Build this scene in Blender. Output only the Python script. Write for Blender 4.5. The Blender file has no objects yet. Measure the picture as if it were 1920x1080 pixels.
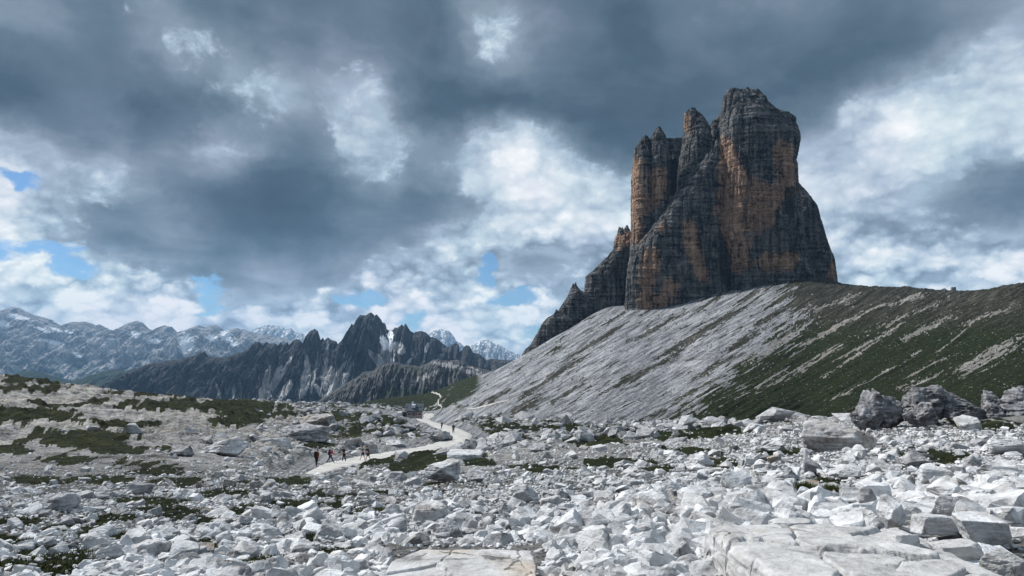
import bpy, bmesh, math, random
import numpy as np
from mathutils import Vector

# ---------------------------------------------------------------- camera, light, exposure
F = 1387.0                       # focal length in pixels of a 1920 px wide frame
TH = math.atan(150.0 / F)        # camera looks up by this much
CT, ST = math.cos(TH), math.sin(TH)
scene = bpy.context.scene
cam_d = bpy.data.cameras.new('camera')
cam = bpy.data.objects.new('camera', cam_d)
scene.collection.objects.link(cam)
cam.location = (0, 0, 0)
cam.rotation_euler = (math.pi / 2 + TH, 0, 0)
cam_d.sensor_width = 36.0
cam_d.lens = 36.0 * F / 1920.0
cam_d.clip_start = 0.1
cam_d.clip_end = 90000
scene.camera = cam

SUN_AZ, SUN_EL = -62.0, 47.0     # degrees, azimuth clockwise from +Y
sun_d = bpy.data.lights.new('sun', 'SUN')
sun = bpy.data.objects.new('sun', sun_d)
scene.collection.objects.link(sun)
sd = Vector((math.sin(math.radians(SUN_AZ)) * math.cos(math.radians(SUN_EL)),
             math.cos(math.radians(SUN_AZ)) * math.cos(math.radians(SUN_EL)),
             math.sin(math.radians(SUN_EL))))
sun.rotation_euler = sd.to_track_quat('Z', 'Y').to_euler()
sun_d.energy = 4.8
sun_d.angle = math.radians(4)
sun_d.color = (1.0, 0.975, 0.94)

scene.view_settings.view_transform = 'Standard'
scene.view_settings.look = 'None'
scene.view_settings.exposure = 0.12
scene.view_settings.gamma = 1.0
scene.view_settings.use_curve_mapping = False

# ---------------------------------------------------------------- projection helpers
def uv_of(px, py):
    """pixel of the 1920x1080 frame -> (x/y, z/y) of the world ray"""
    a = (np.asarray(px, float) - 960) / F
    b = (540 - np.asarray(py, float)) / F
    y = CT - b * ST
    return a / y, (ST + b * CT) / y

def px_of(u, t):
    c = CT + t * ST
    return 960 + F * u / c, 540 - F * (-ST + t * CT) / c

# ---------------------------------------------------------------- world: clouds
SKY_S = 0.10
SKY_ROWS = [0, 50, 100, 150, 200, 250, 300, 350, 400, 450, 500, 550, 600, 650]
SKY = [
[57,56,52,52,54,60,48,50,50,46,43,45,48,44,48,62,50,46,46,44,46,50,50,50,50,48,46,46,46,46,48,50,56],
[54,56,48,46,50,56,61,50,48,48,45,46,46,42,44,66,63,50,46,44,44,48,48,46,44,44,43,44,44,46,48,54,66],
[42,48,47,45,45,52,60,56,58,52,52,54,50,46,46,58,60,50,46,44,42,44,44,42,42,42,42,43,44,50,60,72,76],
[38,42,46,46,42,42,46,56,76,60,56,60,58,46,42,44,46,50,46,46,42,40,40,42,40,40,40,44,56,68,74,76,76],
[41,42,44,52,38,38,42,50,62,72,56,66,68,42,38,38,38,42,40,42,40,38,42,42,42,44,54,72,76,78,74,78,80],
[72,62,42,46,48,42,40,74,50,52,50,76,78,50,40,58,80,66,50,40,38,38,42,44,44,50,62,74,84,88,84,84,82],
[76,82,60,66,62,48,50,68,54,46,52,68,76,60,62,76,90,80,62,48,50,52,55,60,66,70,72,76,84,84,74,60,52],
[88,80,54,60,66,52,44,46,42,36,40,58,56,44,58,72,84,84,76,78,76,76,78,80,80,82,84,78,70,64,56,50,44],
[86,84,76,54,60,60,44,38,38,35,42,54,48,43,44,58,80,84,80,78,78,78,78,78,78,80,80,66,54,56,52,46,42],
[84,82,72,50,45,56,58,44,40,35,38,54,46,52,84,88,74,76,76,76,78,78,78,80,80,82,78,74,72,78,60,66,68],
[90,88,84,80,62,45,39,42,60,56,47,52,68,64,72,66,50,46,52,66,74,76,78,80,82,86,84,76,72,70,74,86,86],
[84,86,88,90,88,90,86,48,50,56,50,68,88,92,94,94,80,78,80,82,82,82,82,82,82,86,84,78,74,72,74,84,82],
[82,80,80,82,76,86,86,74,78,90,92,86,86,80,90,88,88,84,82,80,80,80,80,80,80,82,82,80,78,76,78,82,82],
[82,82,82,82,80,84,84,80,80,86,86,84,84,84,86,86,86,84,82,80,80,80,80,80,80,82,82,80,78,78,80,82,82]]
BLUE = [(22,322,34,15),(70,458,85,13),(10,472,40,12),(152,490,34,14),(384,545,24,20),(400,578,30,10),
        (690,556,40,13),(905,512,22,18),(965,556,70,14),(785,600,26,14),(1005,625,40,14)]

def build_world():
    w = bpy.data.worlds.new('World')
    scene.world = w
    w.use_nodes = True
    nt = w.node_tree
    nt.nodes.clear()
    N = nt.nodes.new
    L = nt.links.new
    def sock(nodeinput, v):
        if isinstance(v, (int, float)):
            nodeinput.default_value = v
        elif isinstance(v, tuple):
            nodeinput.default_value = v
        else:
            L(v, nodeinput)
    def M(op, a, b=0.0, c=0.0, clamp=False):
        n = N('ShaderNodeMath'); n.operation = op; n.use_clamp = clamp
        sock(n.inputs[0], a); sock(n.inputs[1], b); sock(n.inputs[2], c)
        return n.outputs[0]
    def VM(op, a, b=(0, 0, 0)):
        n = N('ShaderNodeVectorMath'); n.operation = op
        sock(n.inputs[0], a); sock(n.inputs[1], b)
        return n.outputs[0]
    def noise(vec, scale, detail=4, rough=0.55, dist=0.0, col=False):
        n = N('ShaderNodeTexNoise'); n.inputs['Scale'].default_value = scale
        n.inputs['Detail'].default_value = detail; n.inputs['Roughness'].default_value = rough
        n.inputs['Distortion'].default_value = dist
        L(vec, n.inputs['Vector'])
        return n.outputs['Color'] if col else n.outputs['Fac']
    def smooth(x, lo, hi, a=0.0, b=1.0):
        n = N('ShaderNodeMapRange'); n.interpolation_type = 'SMOOTHSTEP'
        sock(n.inputs[0], x); n.inputs[1].default_value = lo; n.inputs[2].default_value = hi
        n.inputs[3].default_value = a; n.inputs[4].default_value = b
        return n.outputs[0]
    tc = N('ShaderNodeTexCoord')
    d = tc.outputs['Generated']
    sep = N('ShaderNodeSeparateXYZ'); L(d, sep.inputs[0])
    dx, dy, dz = sep.outputs
    # cloud sheet coordinates (perspective of a flat cloud base)
    zc = M('MAXIMUM', M('ADD', dz, 0.18), 0.05)
    cx = M('DIVIDE', dx, zc); cy = M('DIVIDE', dy, zc)
    cmb = N('ShaderNodeCombineXYZ'); L(cx, cmb.inputs[0]); L(cy, cmb.inputs[1])
    plane = cmb.outputs[0]
    az = M('ARCTAN2', dx, dy)
    el = M('ARCSINE', dz)
    cmb2 = N('ShaderNodeCombineXYZ'); L(az, cmb2.inputs[0]); L(M('MULTIPLY', el, 1.25), cmb2.inputs[1])
    ang = cmb2.outputs[0]
    # warp
    wn = VM('SUBTRACT', noise(ang, 6.0, 5, 0.6, 0.0, True), (0.5, 0.5, 0.5))
    wsep = N('ShaderNodeSeparateXYZ'); L(wn, wsep.inputs[0])
    wn2 = VM('SUBTRACT', noise(ang, 26.0, 4, 0.62, 0.0, True), (0.5, 0.5, 0.5))
    wsep2 = N('ShaderNodeSeparateXYZ'); L(wn2, wsep2.inputs[0])
    azw = M('ADD', M('ADD', az, M('MULTIPLY', wsep.outputs[0], 0.12)), M('MULTIPLY', wsep2.outputs[0], 0.045))
    elw = M('ADD', M('ADD', el, M('MULTIPLY', wsep.outputs[1], 0.075)), M('MULTIPLY', wsep2.outputs[1], 0.030))
    # resample hand-read cloud brightness to azimuth / elevation
    A0, A1, E0, E1 = -0.66, 0.66, -0.02, 0.50
    na, ne = 41, 25
    G = np.zeros((ne, na))
    S = np.array(SKY, float) / 100
    for j in range(ne):
        for i in range(na):
            a = A0 + (A1 - A0) * i / (na - 1); e = E0 + (E1 - E0) * j / (ne - 1)
            u = math.tan(a); t = math.tan(e) / math.cos(a)
            px, py = px_of(u, t)
            fx = min(max(px / 60.0, 0), 31.999); fy = min(max(py / 50.0, 0), 12.999)
            ix, iy = int(fx), int(fy); fx -= ix; fy -= iy
            G[j, i] = (S[iy, ix] * (1 - fx) + S[iy, ix + 1] * fx) * (1 - fy) + (S[iy + 1, ix] * (1 - fx) + S[iy + 1, ix + 1] * fx) * fy
    def bl(A, ax):
        p = np.pad(A, [(1, 1) if i == ax else (0, 0) for i in (0, 1)], 'edge')
        sl = lambda k: tuple(slice(k, k + A.shape[ax]) if i == ax else slice(None) for i in (0, 1))
        return 0.2 * p[sl(0)] + 0.6 * p[sl(1)] + 0.2 * p[sl(2)]
    G = bl(bl(G, 0), 1)
    mean = G.mean()
    U, s, V = np.linalg.svd(G - mean)
    uu = N('ShaderNodeMapRange'); L(azw, uu.inputs[0]); uu.inputs[1].default_value = A0; uu.inputs[2].default_value = A1
    vv = N('ShaderNodeMapRange'); L(elw, vv.inputs[0]); vv.inputs[1].default_value = E0; vv.inputs[2].default_value = E1
    def curve(inp, vals):
        lo, hi = float(vals.min()), float(vals.max()) + 1e-6
        n = N('ShaderNodeFloatCurve'); L(inp, n.inputs['Value'])
        c = n.mapping.curves[0]
        m = len(vals)
        pts = [(i / (m - 1), float((v - lo) / (hi - lo))) for i, v in enumerate(vals)]
        c.points[0].location = pts[0]; c.points[1].location = pts[-1]
        for p in pts[1:-1]:
            c.points.new(*p)
        n.mapping.update()
        return M('MULTIPLY_ADD', n.outputs[0], hi - lo, lo)
    acc = mean
    for k in range(14):
        a = curve(uu.outputs[0], V[k, :] * s[k]); b = curve(vv.outputs[0], U[:, k])
        acc = M('MULTIPLY_ADD', a, b, acc)
    # window of validity: beyond it a generic broken overcast
    wa = smooth(M('ABSOLUTE', az), 0.64, 0.85, 1.0, 0.0)
    we = smooth(el, 0.47, 0.62, 1.0, 0.0)
    win = M('MULTIPLY', wa, we)
    gen = M('MULTIPLY_ADD', noise(plane, 1.1, 5, 0.55), 0.8, 0.21)
    mixn = N('ShaderNodeMix'); mixn.data_type = 'FLOAT'
    L(win, mixn.inputs[0]); L(gen, mixn.inputs[2]); sock(mixn.inputs[3], acc)
    lum = mixn.outputs[0]
    # two decks: a bright broken deck and a dark sheet in front of it with ragged edges
    n1 = M('SUBTRACT', noise(plane, 2.2, 9, 0.60, 0.5), 0.5)
    n2 = M('SUBTRACT', noise(ang, 13.0, 10, 0.66, 0.35), 0.5)
    n3 = M('SUBTRACT', noise(ang, 5.0, 6, 0.55, 0.2), 0.5)
    def billow(vec, scale, wamp):
        v = N('ShaderNodeTexVoronoi'); v.feature = 'SMOOTH_F1'
        q = VM('ADD', vec, VM('MULTIPLY', wn2, (wamp, wamp, wamp)))
        L(VM('MULTIPLY', q, (1.0, 1.5, 1.0)), v.inputs['Vector']); v.inputs['Scale'].default_value = scale
        v.inputs['Smoothness'].default_value = 0.25
        return M('SUBTRACT', 0.40, v.outputs['Distance'])
    bil = M('ADD', M('MULTIPLY', billow(ang, 17, 0.07), 0.6), M('MULTIPLY', billow(ang, 48, 0.03), 0.4))
    lowm = smooth(el, 0.05, 0.26, 1.0, 0.25)
    edge = M('ADD', M('MULTIPLY', n2, 0.44), M('MULTIPLY', M('MULTIPLY', bil, lowm), 0.22))
    mask = smooth(M('ADD', lum, edge), 0.57, 0.68)
    darkd = M('ADD', M('MINIMUM', lum, 0.63), M('ADD', M('MULTIPLY', n1, 0.22), M('MULTIPLY', n3, 0.26)))
    brd = M('ADD', M('MAXIMUM', lum, 0.70), M('ADD', M('MULTIPLY', n2, 0.30), M('MULTIPLY', M('MULTIPLY', bil, lowm), 0.74)))
    brd = M('ADD', brd, M('MULTIPLY', n1, 0.12))
    mk = N('ShaderNodeMix'); mk.data_type = 'FLOAT'; L(mask, mk.inputs[0]); L(darkd, mk.inputs[2]); L(brd, mk.inputs[3])
    lum2 = M('MULTIPLY_ADD', M('SUBTRACT', mk.outputs[0], 0.60), 1.24, 0.59)
    lum2 = M('ADD', lum2, smooth(el, 0.02, 0.16, 0.07, 0.0))
    cr = N('ShaderNodeValToRGB'); L(lum2, cr.inputs[0])
    def lin(h):
        c = [int(h[i:i + 2], 16) / 255 for i in (0, 2, 4)]
        return tuple(((x + 0.055) / 1.055) ** 2.4 if x > 0.04045 else x / 12.92 for x in c) + (1,)
    stops = [(0.24, '344452'), (0.36, '475968'), (0.46, '627382'), (0.56, '8391a0'), (0.67, 'a7b8c8'), (0.77, 'c8d5de'), (0.86, 'e4eaed'), (0.96, 'fcfcfa')]
    els = cr.color_ramp.elements
    els[0].position = stops[0][0]; els[0].color = lin(stops[0][1])
    els[1].position = stops[-1][0]; els[1].color = lin(stops[-1][1])
    for p, h in stops[1:-1]:
        e = els.new(p); e.color = lin(h)
    # slight hue drift between teal and violet greys
    hs = N('ShaderNodeMix'); hs.data_type = 'RGBA'; hs.blend_type = 'MULTIPLY'
    hr = N('ShaderNodeValToRGB'); L(noise(ang, 5.0, 3, 0.5), hr.inputs[0])
    hr.color_ramp.elements[0].position = 0.4; hr.color_ramp.elements[0].color = (0.98, 1.01, 1.0, 1)
    hr.color_ramp.elements[1].position = 0.6; hr.color_ramp.elements[1].color = (1.02, 0.99, 1.01, 1)
    hs.inputs[0].default_value = 1.0
    L(cr.outputs[0], hs.inputs[6]); L(hr.outputs[0], hs.inputs[7])
    # blue gaps
    gap = None
    for (bx, by, rx, ry) in BLUE:
        u, t = uv_of(bx, by)
        a0 = math.atan(u); e0 = math.atan(t * math.cos(a0))
        qa = M('MULTIPLY', M('SUBTRACT', azw, float(a0)), F / rx)
        qe = M('MULTIPLY', M('SUBTRACT', elw, float(e0)), F / ry)
        q = M('MULTIPLY_ADD', qa, qa, M('MULTIPLY', qe, qe))
        gmm = M('POWER', 0.45, q)
        gap = gmm if gap is None else M('MAXIMUM', gap, gmm)
    gapn = M('ADD', gap, M('MULTIPLY', M('MULTIPLY', M('ADD', n2, M('MULTIPLY', bil, -0.7)), 2.2), smooth(gap, 0.0, 0.5)))
    gapm = M('MULTIPLY', smooth(gapn, 0.26, 0.95, 0.0, 0.92), win)
    sky = N('ShaderNodeTexSky'); sky.sky_type = 'NISHITA'; sky.sun_disc = False
    sky.sun_elevation = math.radians(SUN_EL); sky.sun_rotation = math.radians(SUN_AZ)
    sky.altitude = 2300; sky.air_density = 1.2; sky.dust_density = 0.3; sky.ozone_density = 1.5
    skyc = N('ShaderNodeMix'); skyc.data_type = 'RGBA'; skyc.blend_type = 'MULTIPLY'; skyc.inputs[0].default_value = 1.0
    L(sky.outputs[0], skyc.inputs[6]); skyc.inputs[7].default_value = (0.50, 0.72, 0.92, 1)
    cl = N('ShaderNodeVectorMath'); cl.operation = 'SCALE'; L(hs.outputs[2], cl.inputs[0]); cl.inputs['Scale'].default_value = 1.0 / SKY_S
    mx = N('ShaderNodeMix'); mx.data_type = 'RGBA'
    L(gapm, mx.inputs[0]); L(cl.outputs[0], mx.inputs[6]); L(skyc.outputs[2], mx.inputs[7])
    bg = N('ShaderNodeBackground'); L(mx.outputs[2], bg.inputs[0]); bg.inputs[1].default_value = SKY_S
    out = N('ShaderNodeOutputWorld'); L(bg.outputs[0], out.inputs[0])
    w.cycles.sampling_method = 'MANUAL'; w.cycles.sample_map_resolution = 512
build_world()
scene.cycles.max_bounces = 5
scene.cycles.diffuse_bounces = 3
scene.cycles.volume_bounces = 1
scene.cycles.use_denoising = True
scene.cycles.use_adaptive_sampling = True

# ---------------------------------------------------------------- numpy noise
_r = np.random.RandomState(7)
_perm = _r.permutation(256).astype(np.int64); _perm = np.concatenate([_perm, _perm, _perm])
_g = _r.normal(size=(256, 3)); _g /= np.linalg.norm(_g, axis=1)[:, None]
def perlin(x, y, z=0.0):
    x, y, z = np.broadcast_arrays(np.asarray(x, float), np.asarray(y, float), np.asarray(z, float))
    xi = np.floor(x).astype(np.int64); yi = np.floor(y).astype(np.int64); zi = np.floor(z).astype(np.int64)
    xf = x - xi; yf = y - yi; zf = z - zi
    fx = xf * xf * xf * (xf * (xf * 6 - 15) + 10); fy = yf * yf * yf * (yf * (yf * 6 - 15) + 10); fz = zf * zf * zf * (zf * (zf * 6 - 15) + 10)
    out = 0
    for a in (0, 1):
        for b in (0, 1):
            pab = _perm[_perm[(xi + a) & 255] + ((yi + b) & 255)]
            for c in (0, 1):
                g = _g[_perm[pab + ((zi + c) & 255)]]
                w = (fx if a else 1 - fx) * (fy if b else 1 - fy) * (fz if c else 1 - fz)
                out = out + w * (g[..., 0] * (xf - a) + g[..., 1] * (yf - b) + g[..., 2] * (zf - c))
    return out * 1.5
def fbm(x, y, z=0.0, o=4, rough=0.5, lac=2.03):
    s = 0; a = 1.0; f = 1.0; n = 0
    for i in range(o):
        s = s + a * perlin(x * f + 13.7 * i, y * f + 7.1 * i, z * f + 3.3 * i); n += a; a *= rough; f *= lac
    return s / n
def ridged(x, y, z=0.0, o=4, rough=0.5):
    s = 0; a = 1.0; f = 1.0; n = 0
    for i in range(o):
        s = s + a * (1 - 2 * np.abs(perlin(x * f + 5.3 * i, y * f + 9.7 * i, z * f + 1.9 * i))); n += a; a *= rough; f *= 2.07
    return s / n
def sstep(x, a, b):
    t = np.clip((x - a) / (b - a), 0, 1); return t * t * (3 - 2 * t)
def pchip(xk, yk, x):
    xk = np.asarray(xk, float); yk = np.asarray(yk, float)
    h = np.diff(xk); dlt = np.diff(yk) / h
    m = np.zeros_like(yk)
    for i in range(1, len(xk) - 1):
        if dlt[i - 1] * dlt[i] > 0:
            w1 = 2 * h[i] + h[i - 1]; w2 = h[i] + 2 * h[i - 1]
            m[i] = (w1 + w2) / (w1 / dlt[i - 1] + w2 / dlt[i])
    m[0] = dlt[0]; m[-1] = dlt[-1]
    x = np.clip(x, xk[0], xk[-1])
    i = np.clip(np.searchsorted(xk, x) - 1, 0, len(h) - 1)
    s = (x - xk[i]) / h[i]
    return ((1 + 2 * s) * (1 - s) ** 2 * yk[i] + s * (1 - s) ** 2 * h[i] * m[i] + s * s * (3 - 2 * s) * yk[i + 1] + s * s * (s - 1) * h[i] * m[i + 1])
def in_poly(px, py, poly):
    inside = np.zeros(np.shape(px), bool)
    n = len(poly)
    for i in range(n):
        x1, y1 = poly[i]; x2, y2 = poly[(i + 1) % n]
        if y1 == y2: continue
        c = ((y1 > py) != (y2 > py)) & (px < (x2 - x1) * (py - y1) / (y2 - y1) + x1)
        inside ^= c
    return inside

# ---------------------------------------------------------------- mesh helpers
def mesh_obj(name, verts, faces, mat=None, parent=None, smooth=True, attrs=None):
    """faces: (n,3) or (n,4) int array"""
    me = bpy.data.meshes.new(name)
    verts = np.asarray(verts, np.float32); faces = np.asarray(faces, np.int32)
    k = faces.shape[1]
    me.vertices.add(len(verts)); me.vertices.foreach_set('co', verts.ravel())
    me.loops.add(faces.size); me.loops.foreach_set('vertex_index', faces.ravel())
    me.polygons.add(len(faces))
    me.polygons.foreach_set('loop_start', np.arange(0, faces.size, k, dtype=np.int32))
    me.polygons.foreach_set('loop_total', np.full(len(faces), k, np.int32))
    me.polygons.foreach_set('use_smooth', np.full(len(faces), smooth, bool))
    if attrs:
        for an, av in attrs.items():
            a = me.attributes.new(an, 'FLOAT', 'POINT')
            a.data.foreach_set('value', np.asarray(av, np.float32).ravel())
    me.update(calc_edges=True)
    if mat is not None: me.materials.append(mat)
    o = bpy.data.objects.new(name, me)
    scene.collection.objects.link(o)
    if parent is not None: o.parent = parent
    return o
def grid_faces(nu, nv, wrap=False):
    i = np.arange(nv - 1)[:, None]; j = np.arange(nu if wrap else nu - 1)[None, :]
    j2 = (j + 1) % nu
    a = i * nu + j; b = i * nu + j2; c = (i + 1) * nu + j2; d = (i + 1) * nu + j
    return np.stack([a + 0 * i, b, c, d], -1).reshape(-1, 4)
def tag(o, label=None, cat=None, group=None, kind=None):
    if label: o['label'] = label
    if cat: o['category'] = cat
    if group: o['group'] = group
    if kind: o['kind'] = kind
    return o
def empty(name, loc=(0, 0, 0), rz=0.0):
    o = bpy.data.objects.new(name, None); scene.collection.objects.link(o)
    o.location = loc; o.rotation_euler = (0, 0, rz); o.empty_display_size = 0.3
    return o

# ---------------------------------------------------------------- material helpers
class MT:
    def __init__(s, name, rough=0.9, spec=0.2):
        s.m = bpy.data.materials.new(name); s.m.use_nodes = True
        s.nt = s.m.node_tree; s.b = s.nt.nodes['Principled BSDF']
        s.b.inputs['Roughness'].default_value = rough
        s.b.inputs['Specular IOR Level'].default_value = spec
        s.tc = s.nt.nodes.new('ShaderNodeTexCoord')
        s.P = s.tc.outputs['Object']
    def n(s, t): return s.nt.nodes.new(t)
    def put(s, i, v):
        if isinstance(v, (int, float, tuple)): i.default_value = v
        else: s.nt.links.new(v, i)
    def noise(s, scale, detail=4, rough=0.55, dist=0.0, vec=None, st=None):
        v = vec if vec is not None else s.P
        if st: v = s.map(v, st)
        n = s.n('ShaderNodeTexNoise'); s.put(n.inputs['Vector'], v)
        n.inputs['Scale'].default_value = scale; n.inputs['Detail'].default_value = detail
        n.inputs['Roughness'].default_value = rough; n.inputs['Distortion'].default_value = dist
        return n.outputs['Fac']
    def vor(s, scale, feature='F1', vec=None, out='Distance'):
        n = s.n('ShaderNodeTexVoronoi'); n.feature = feature
        s.put(n.inputs['Vector'], vec if vec is not None else s.P); n.inputs['Scale'].default_value = scale
        return n.outputs[out]
    def map(s, v, st, rot=(0, 0, 0)):
        n = s.n('ShaderNodeMapping'); s.put(n.inputs['Vector'], v)
        n.inputs['Scale'].default_value = st; n.inputs['Rotation'].default_value = rot
        return n.outputs[0]
    def math(s, op, a, b=0.0, c=0.0, clamp=False):
        n = s.n('ShaderNodeMath'); n.operation = op; n.use_clamp = clamp
        s.put(n.inputs[0], a); s.put(n.inputs[1], b); s.put(n.inputs[2], c)
        return n.outputs[0]
    def ss(s, x, lo, hi, a=0.0, b=1.0):
        n = s.n('ShaderNodeMapRange'); n.interpolation_type = 'SMOOTHSTEP'
        s.put(n.inputs[0], x)
        for i, v in enumerate((lo, hi, a, b)): n.inputs[i + 1].default_value = v
        return n.outputs[0]
    def ramp(s, x, stops):
        n = s.n('ShaderNodeValToRGB'); s.put(n.inputs[0], x)
        e = n.color_ramp.elements
        e[0].position = stops[0][0]; e[0].color = (*stops[0][1], 1)
        e[1].position = stops[-1][0]; e[1].color = (*stops[-1][1], 1)
        for p, c in stops[1:-1]:
            q = e.new(p); q.color = (*c, 1)
        return n.outputs[0]
    def mix(s, f, a, b, mode='MIX'):
        n = s.n('ShaderNodeMix'); n.data_type = 'RGBA'; n.blend_type = mode
        s.put(n.inputs[0], f)
        s.put(n.inputs[6], (*a, 1) if isinstance(a, tuple) and len(a) == 3 else a)
        s.put(n.inputs[7], (*b, 1) if isinstance(b, tuple) and len(b) == 3 else b)
        return n.outputs[2]
    def attr(s, name):
        n = s.n('ShaderNodeAttribute'); n.attribute_name = name
        return n.outputs['Fac']
    def bump(s, h, dist, strength=1.0, nrm=None):
        n = s.n('ShaderNodeBump'); s.put(n.inputs['Height'], h); n.inputs['Distance'].default_value = dist
        n.inputs['Strength'].default_value = strength
        if nrm is not None: s.nt.links.new(nrm, n.inputs['Normal'])
        return n.outputs[0]
    def done(s, col, nrm=None):
        s.put(s.b.inputs['Base Color'], (*col, 1) if isinstance(col, tuple) and len(col) == 3 else col)
        if nrm is not None: s.nt.links.new(nrm, s.b.inputs['Normal'])
        return s.m
def plain(name, col, rough=0.8, var=0.15):
    m = MT(name, rough)
    n = m.noise(9.0, 4)
    c = m.mix(n, tuple(x * (1 - var) for x in col), tuple(min(1, x * (1 + var)) for x in col))
    return m.done(c)

# ---------------------------------------------------------------- terrain: control columns (pixel x: [(distance, pixel y)...])
COLS = {
 -500: [(2.2,1450),(6,1080),(12,985),(25,915),(45,862),(80,800),(130,750),(190,706),(300,735),(600,800),(1700,850)],
 0:    [(2.2,1450),(6,1080),(12,985),(25,915),(45,865),(80,810),(130,757),(195,709),(300,735),(600,790),(1700,850)],
 150:  [(2.2,1450),(6,1080),(12,985),(25,912),(45,863),(80,815),(130,770),(215,730),(320,745),(600,790),(1700,850)],
 300:  [(2.2,1450),(6,1080),(12,985),(25,912),(50,860),(80,828),(130,790),(200,760),(270,745),(400,770),(800,830),(1700,870)],
 450: [(2.2,1450),(6,1080),(12,985),(25,912),(50,874),(80,846),(130,810),(200,778),(320,757),(520,752),(700,770),(1700,850)],
 600: [(2.2,1450),(6,1080),(12,985),(25,918),(50,896),(80,875),(98,862),(125,840),(160,818),(300,784),(500,764),(700,757),(900,772),(1700,850)],
 720: [(2.2,1450),(6,1080),(12,985),(25,914),(50,889),(75,873),(92,861),(110,848),(135,828),(165,812),(300,788),(500,776),(760,766),(950,752),(1150,747),(1400,770),(1700,800)],
 800: [(2.2,1450),(6,1080),(12,985),(25,910),(50,881),(75,864),(95,853),(115,841),(135,824),(150,812),(250,798),(500,788),(800,783),(900,768),(1050,748),(1200,733),(1400,760),(1700,800)],
 880: [(2.2,1450),(6,1080),(12,982),(25,906),(50,875),(75,859),(95,848),(120,833),(145,813),(250,798),(450,786),(700,772),(850,748),(1000,715),(1100,700),(1300,740),(1700,800)],
 960: [(2.2,1450),(6,1080),(12,980),(25,905),(60,860),(100,838),(160,818),(250,804),(400,790),(600,760),(800,716),(960,668),(1100,700),(1700,800)],
 1050: [(2.2,1450),(6,1080),(12,975),(25,900),(60,850),(100,828),(160,815),(250,806),(400,782),(600,738),(800,680),(1000,614),(1150,660),(1700,780)],
 1150: [(2.2,1450),(6,1080),(12,970),(25,897),(60,845),(120,818),(250,804),(400,765),(600,698),(850,626),(960,592),(1050,562),(1200,600),(1700,750)],
 1250: [(2.2,1450),(6,1080),(12,968),(25,893),(60,838),(110,808),(200,804),(300,790),(450,745),(650,672),(850,608),(960,574),(1050,562),(1200,590),(1700,700)],
 1350: [(2.2,1450),(6,1080),(12,965),(25,890),(60,825),(100,803),(200,808),(300,782),(450,716),(650,636),(850,576),(960,546),(1060,545),(1200,570),(1700,650)],
 1430: [(2.2,1450),(6,1080),(12,962),(25,885),(55,815),(85,800),(150,812),(300,788),(450,716),(650,622),(850,556),(950,533),(1060,535),(1200,560),(1700,640)],
 1520: [(2.2,1450),(6,1080),(12,960),(25,880),(50,812),(70,796),(150,820),(300,792),(400,750),(600,646),(800,560),(950,519),(1100,530),(1200,560),(1700,640)],
 1600: [(2.2,1450),(6,1080),(12,955),(25,875),(45,812),(60,800),(120,815),(300,786),(400,738),(580,635),(780,560),(900,531),(1100,560),(1700,640)],
 1700: [(2.2,1450),(6,1080),(12,950),(25,868),(42,812),(55,800),(120,812),(300,775),(400,725),(550,630),(700,566),(820,537),(1000,560),(1700,620)],
 1800: [(2.2,1450),(6,1080),(12,945),(25,864),(40,800),(52,790),(120,800),(250,775),(400,705),(520,630),(650,568),(760,543),(900,570),(1700,620)],
 1920: [(2.2,1450),(6,1080),(12,940),(25,858),(38,790),(50,780),(120,790),(250,760),(380,690),(480,620),(570,570),(640,527),(800,560),(1700,600)],
 2500: [(2.2,1450),(6,1080),(12,930),(25,850),(38,780),(50,760),(120,760),(250,720),(340,640),(400,590),(480,560),(560,530),(800,560),(1700,600)],
}
UMAX = 1.45
NBV, NBU = 500, 700
V0, V1 = math.log(2.2), math.log(1700)
bv = np.linspace(V0, V1, NBV); bu = np.linspace(-UMAX, UMAX, NBU)
_colT = []
for px, pts in sorted(COLS.items()):
    D = np.array([p[0] for p in pts], float); u, t = uv_of(px, [p[1] for p in pts])
    vs = np.log(D)
    tt = np.interp(bv, vs, t); uu_ = np.interp(bv, vs, u)
    k = 9; ker = np.exp(-0.5 * (np.arange(-k, k + 1) / 4.0) ** 2); ker /= ker.sum()
    tt = np.convolve(np.pad(tt, k, 'edge'), ker, 'valid')
    _colT.append((uu_, tt))
UU = np.array([c[0] for c in _colT]); TT = np.array([c[1] for c in _colT])
BT = np.zeros((NBV, NBU))
for j in range(NBV):
    BT[j] = pchip(UU[:, j], TT[:, j], bu)
def bilin(A, u, v):
    fu = np.clip((u + UMAX) / (2 * UMAX) * (NBU - 1), 0, NBU - 1.001); fv = np.clip((v - V0) / (V1 - V0) * (NBV - 1), 0, NBV - 1.001)
    iu = fu.astype(int); iv = fv.astype(int); fu = fu - iu; fv = fv - iv
    return (A[iv, iu] * (1 - fu) + A[iv, iu + 1] * fu) * (1 - fv) + (A[iv + 1, iu] * (1 - fu) + A[iv + 1, iu + 1] * fu) * fv
def raycast(px, py):
    """distance (y) where the pixel ray first meets the smooth ground"""
    u, t = uv_of(px, py); u = np.atleast_1d(u); t = np.atleast_1d(t)
    fu = np.clip((u + UMAX) / (2 * UMAX) * (NBU - 1), 0, NBU - 1.001); iu = fu.astype(int); fu = fu - iu
    col = BT[:, iu] * (1 - fu) + BT[:, iu + 1] * fu
    hit = col >= t[None, :]
    i = hit.argmax(0); ok = hit.any(0)
    i = np.where(ok, np.maximum(i, 1), NBV - 1)
    k = np.arange(len(u)); c0 = col[i - 1, k]; c1 = col[i, k]
    f = np.clip((t - c0) / np.where(np.abs(c1 - c0) < 1e-9, 1, c1 - c0), 0, 1)
    return np.exp(bv[i - 1] + f * (bv[1] - bv[0])), ok

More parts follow.
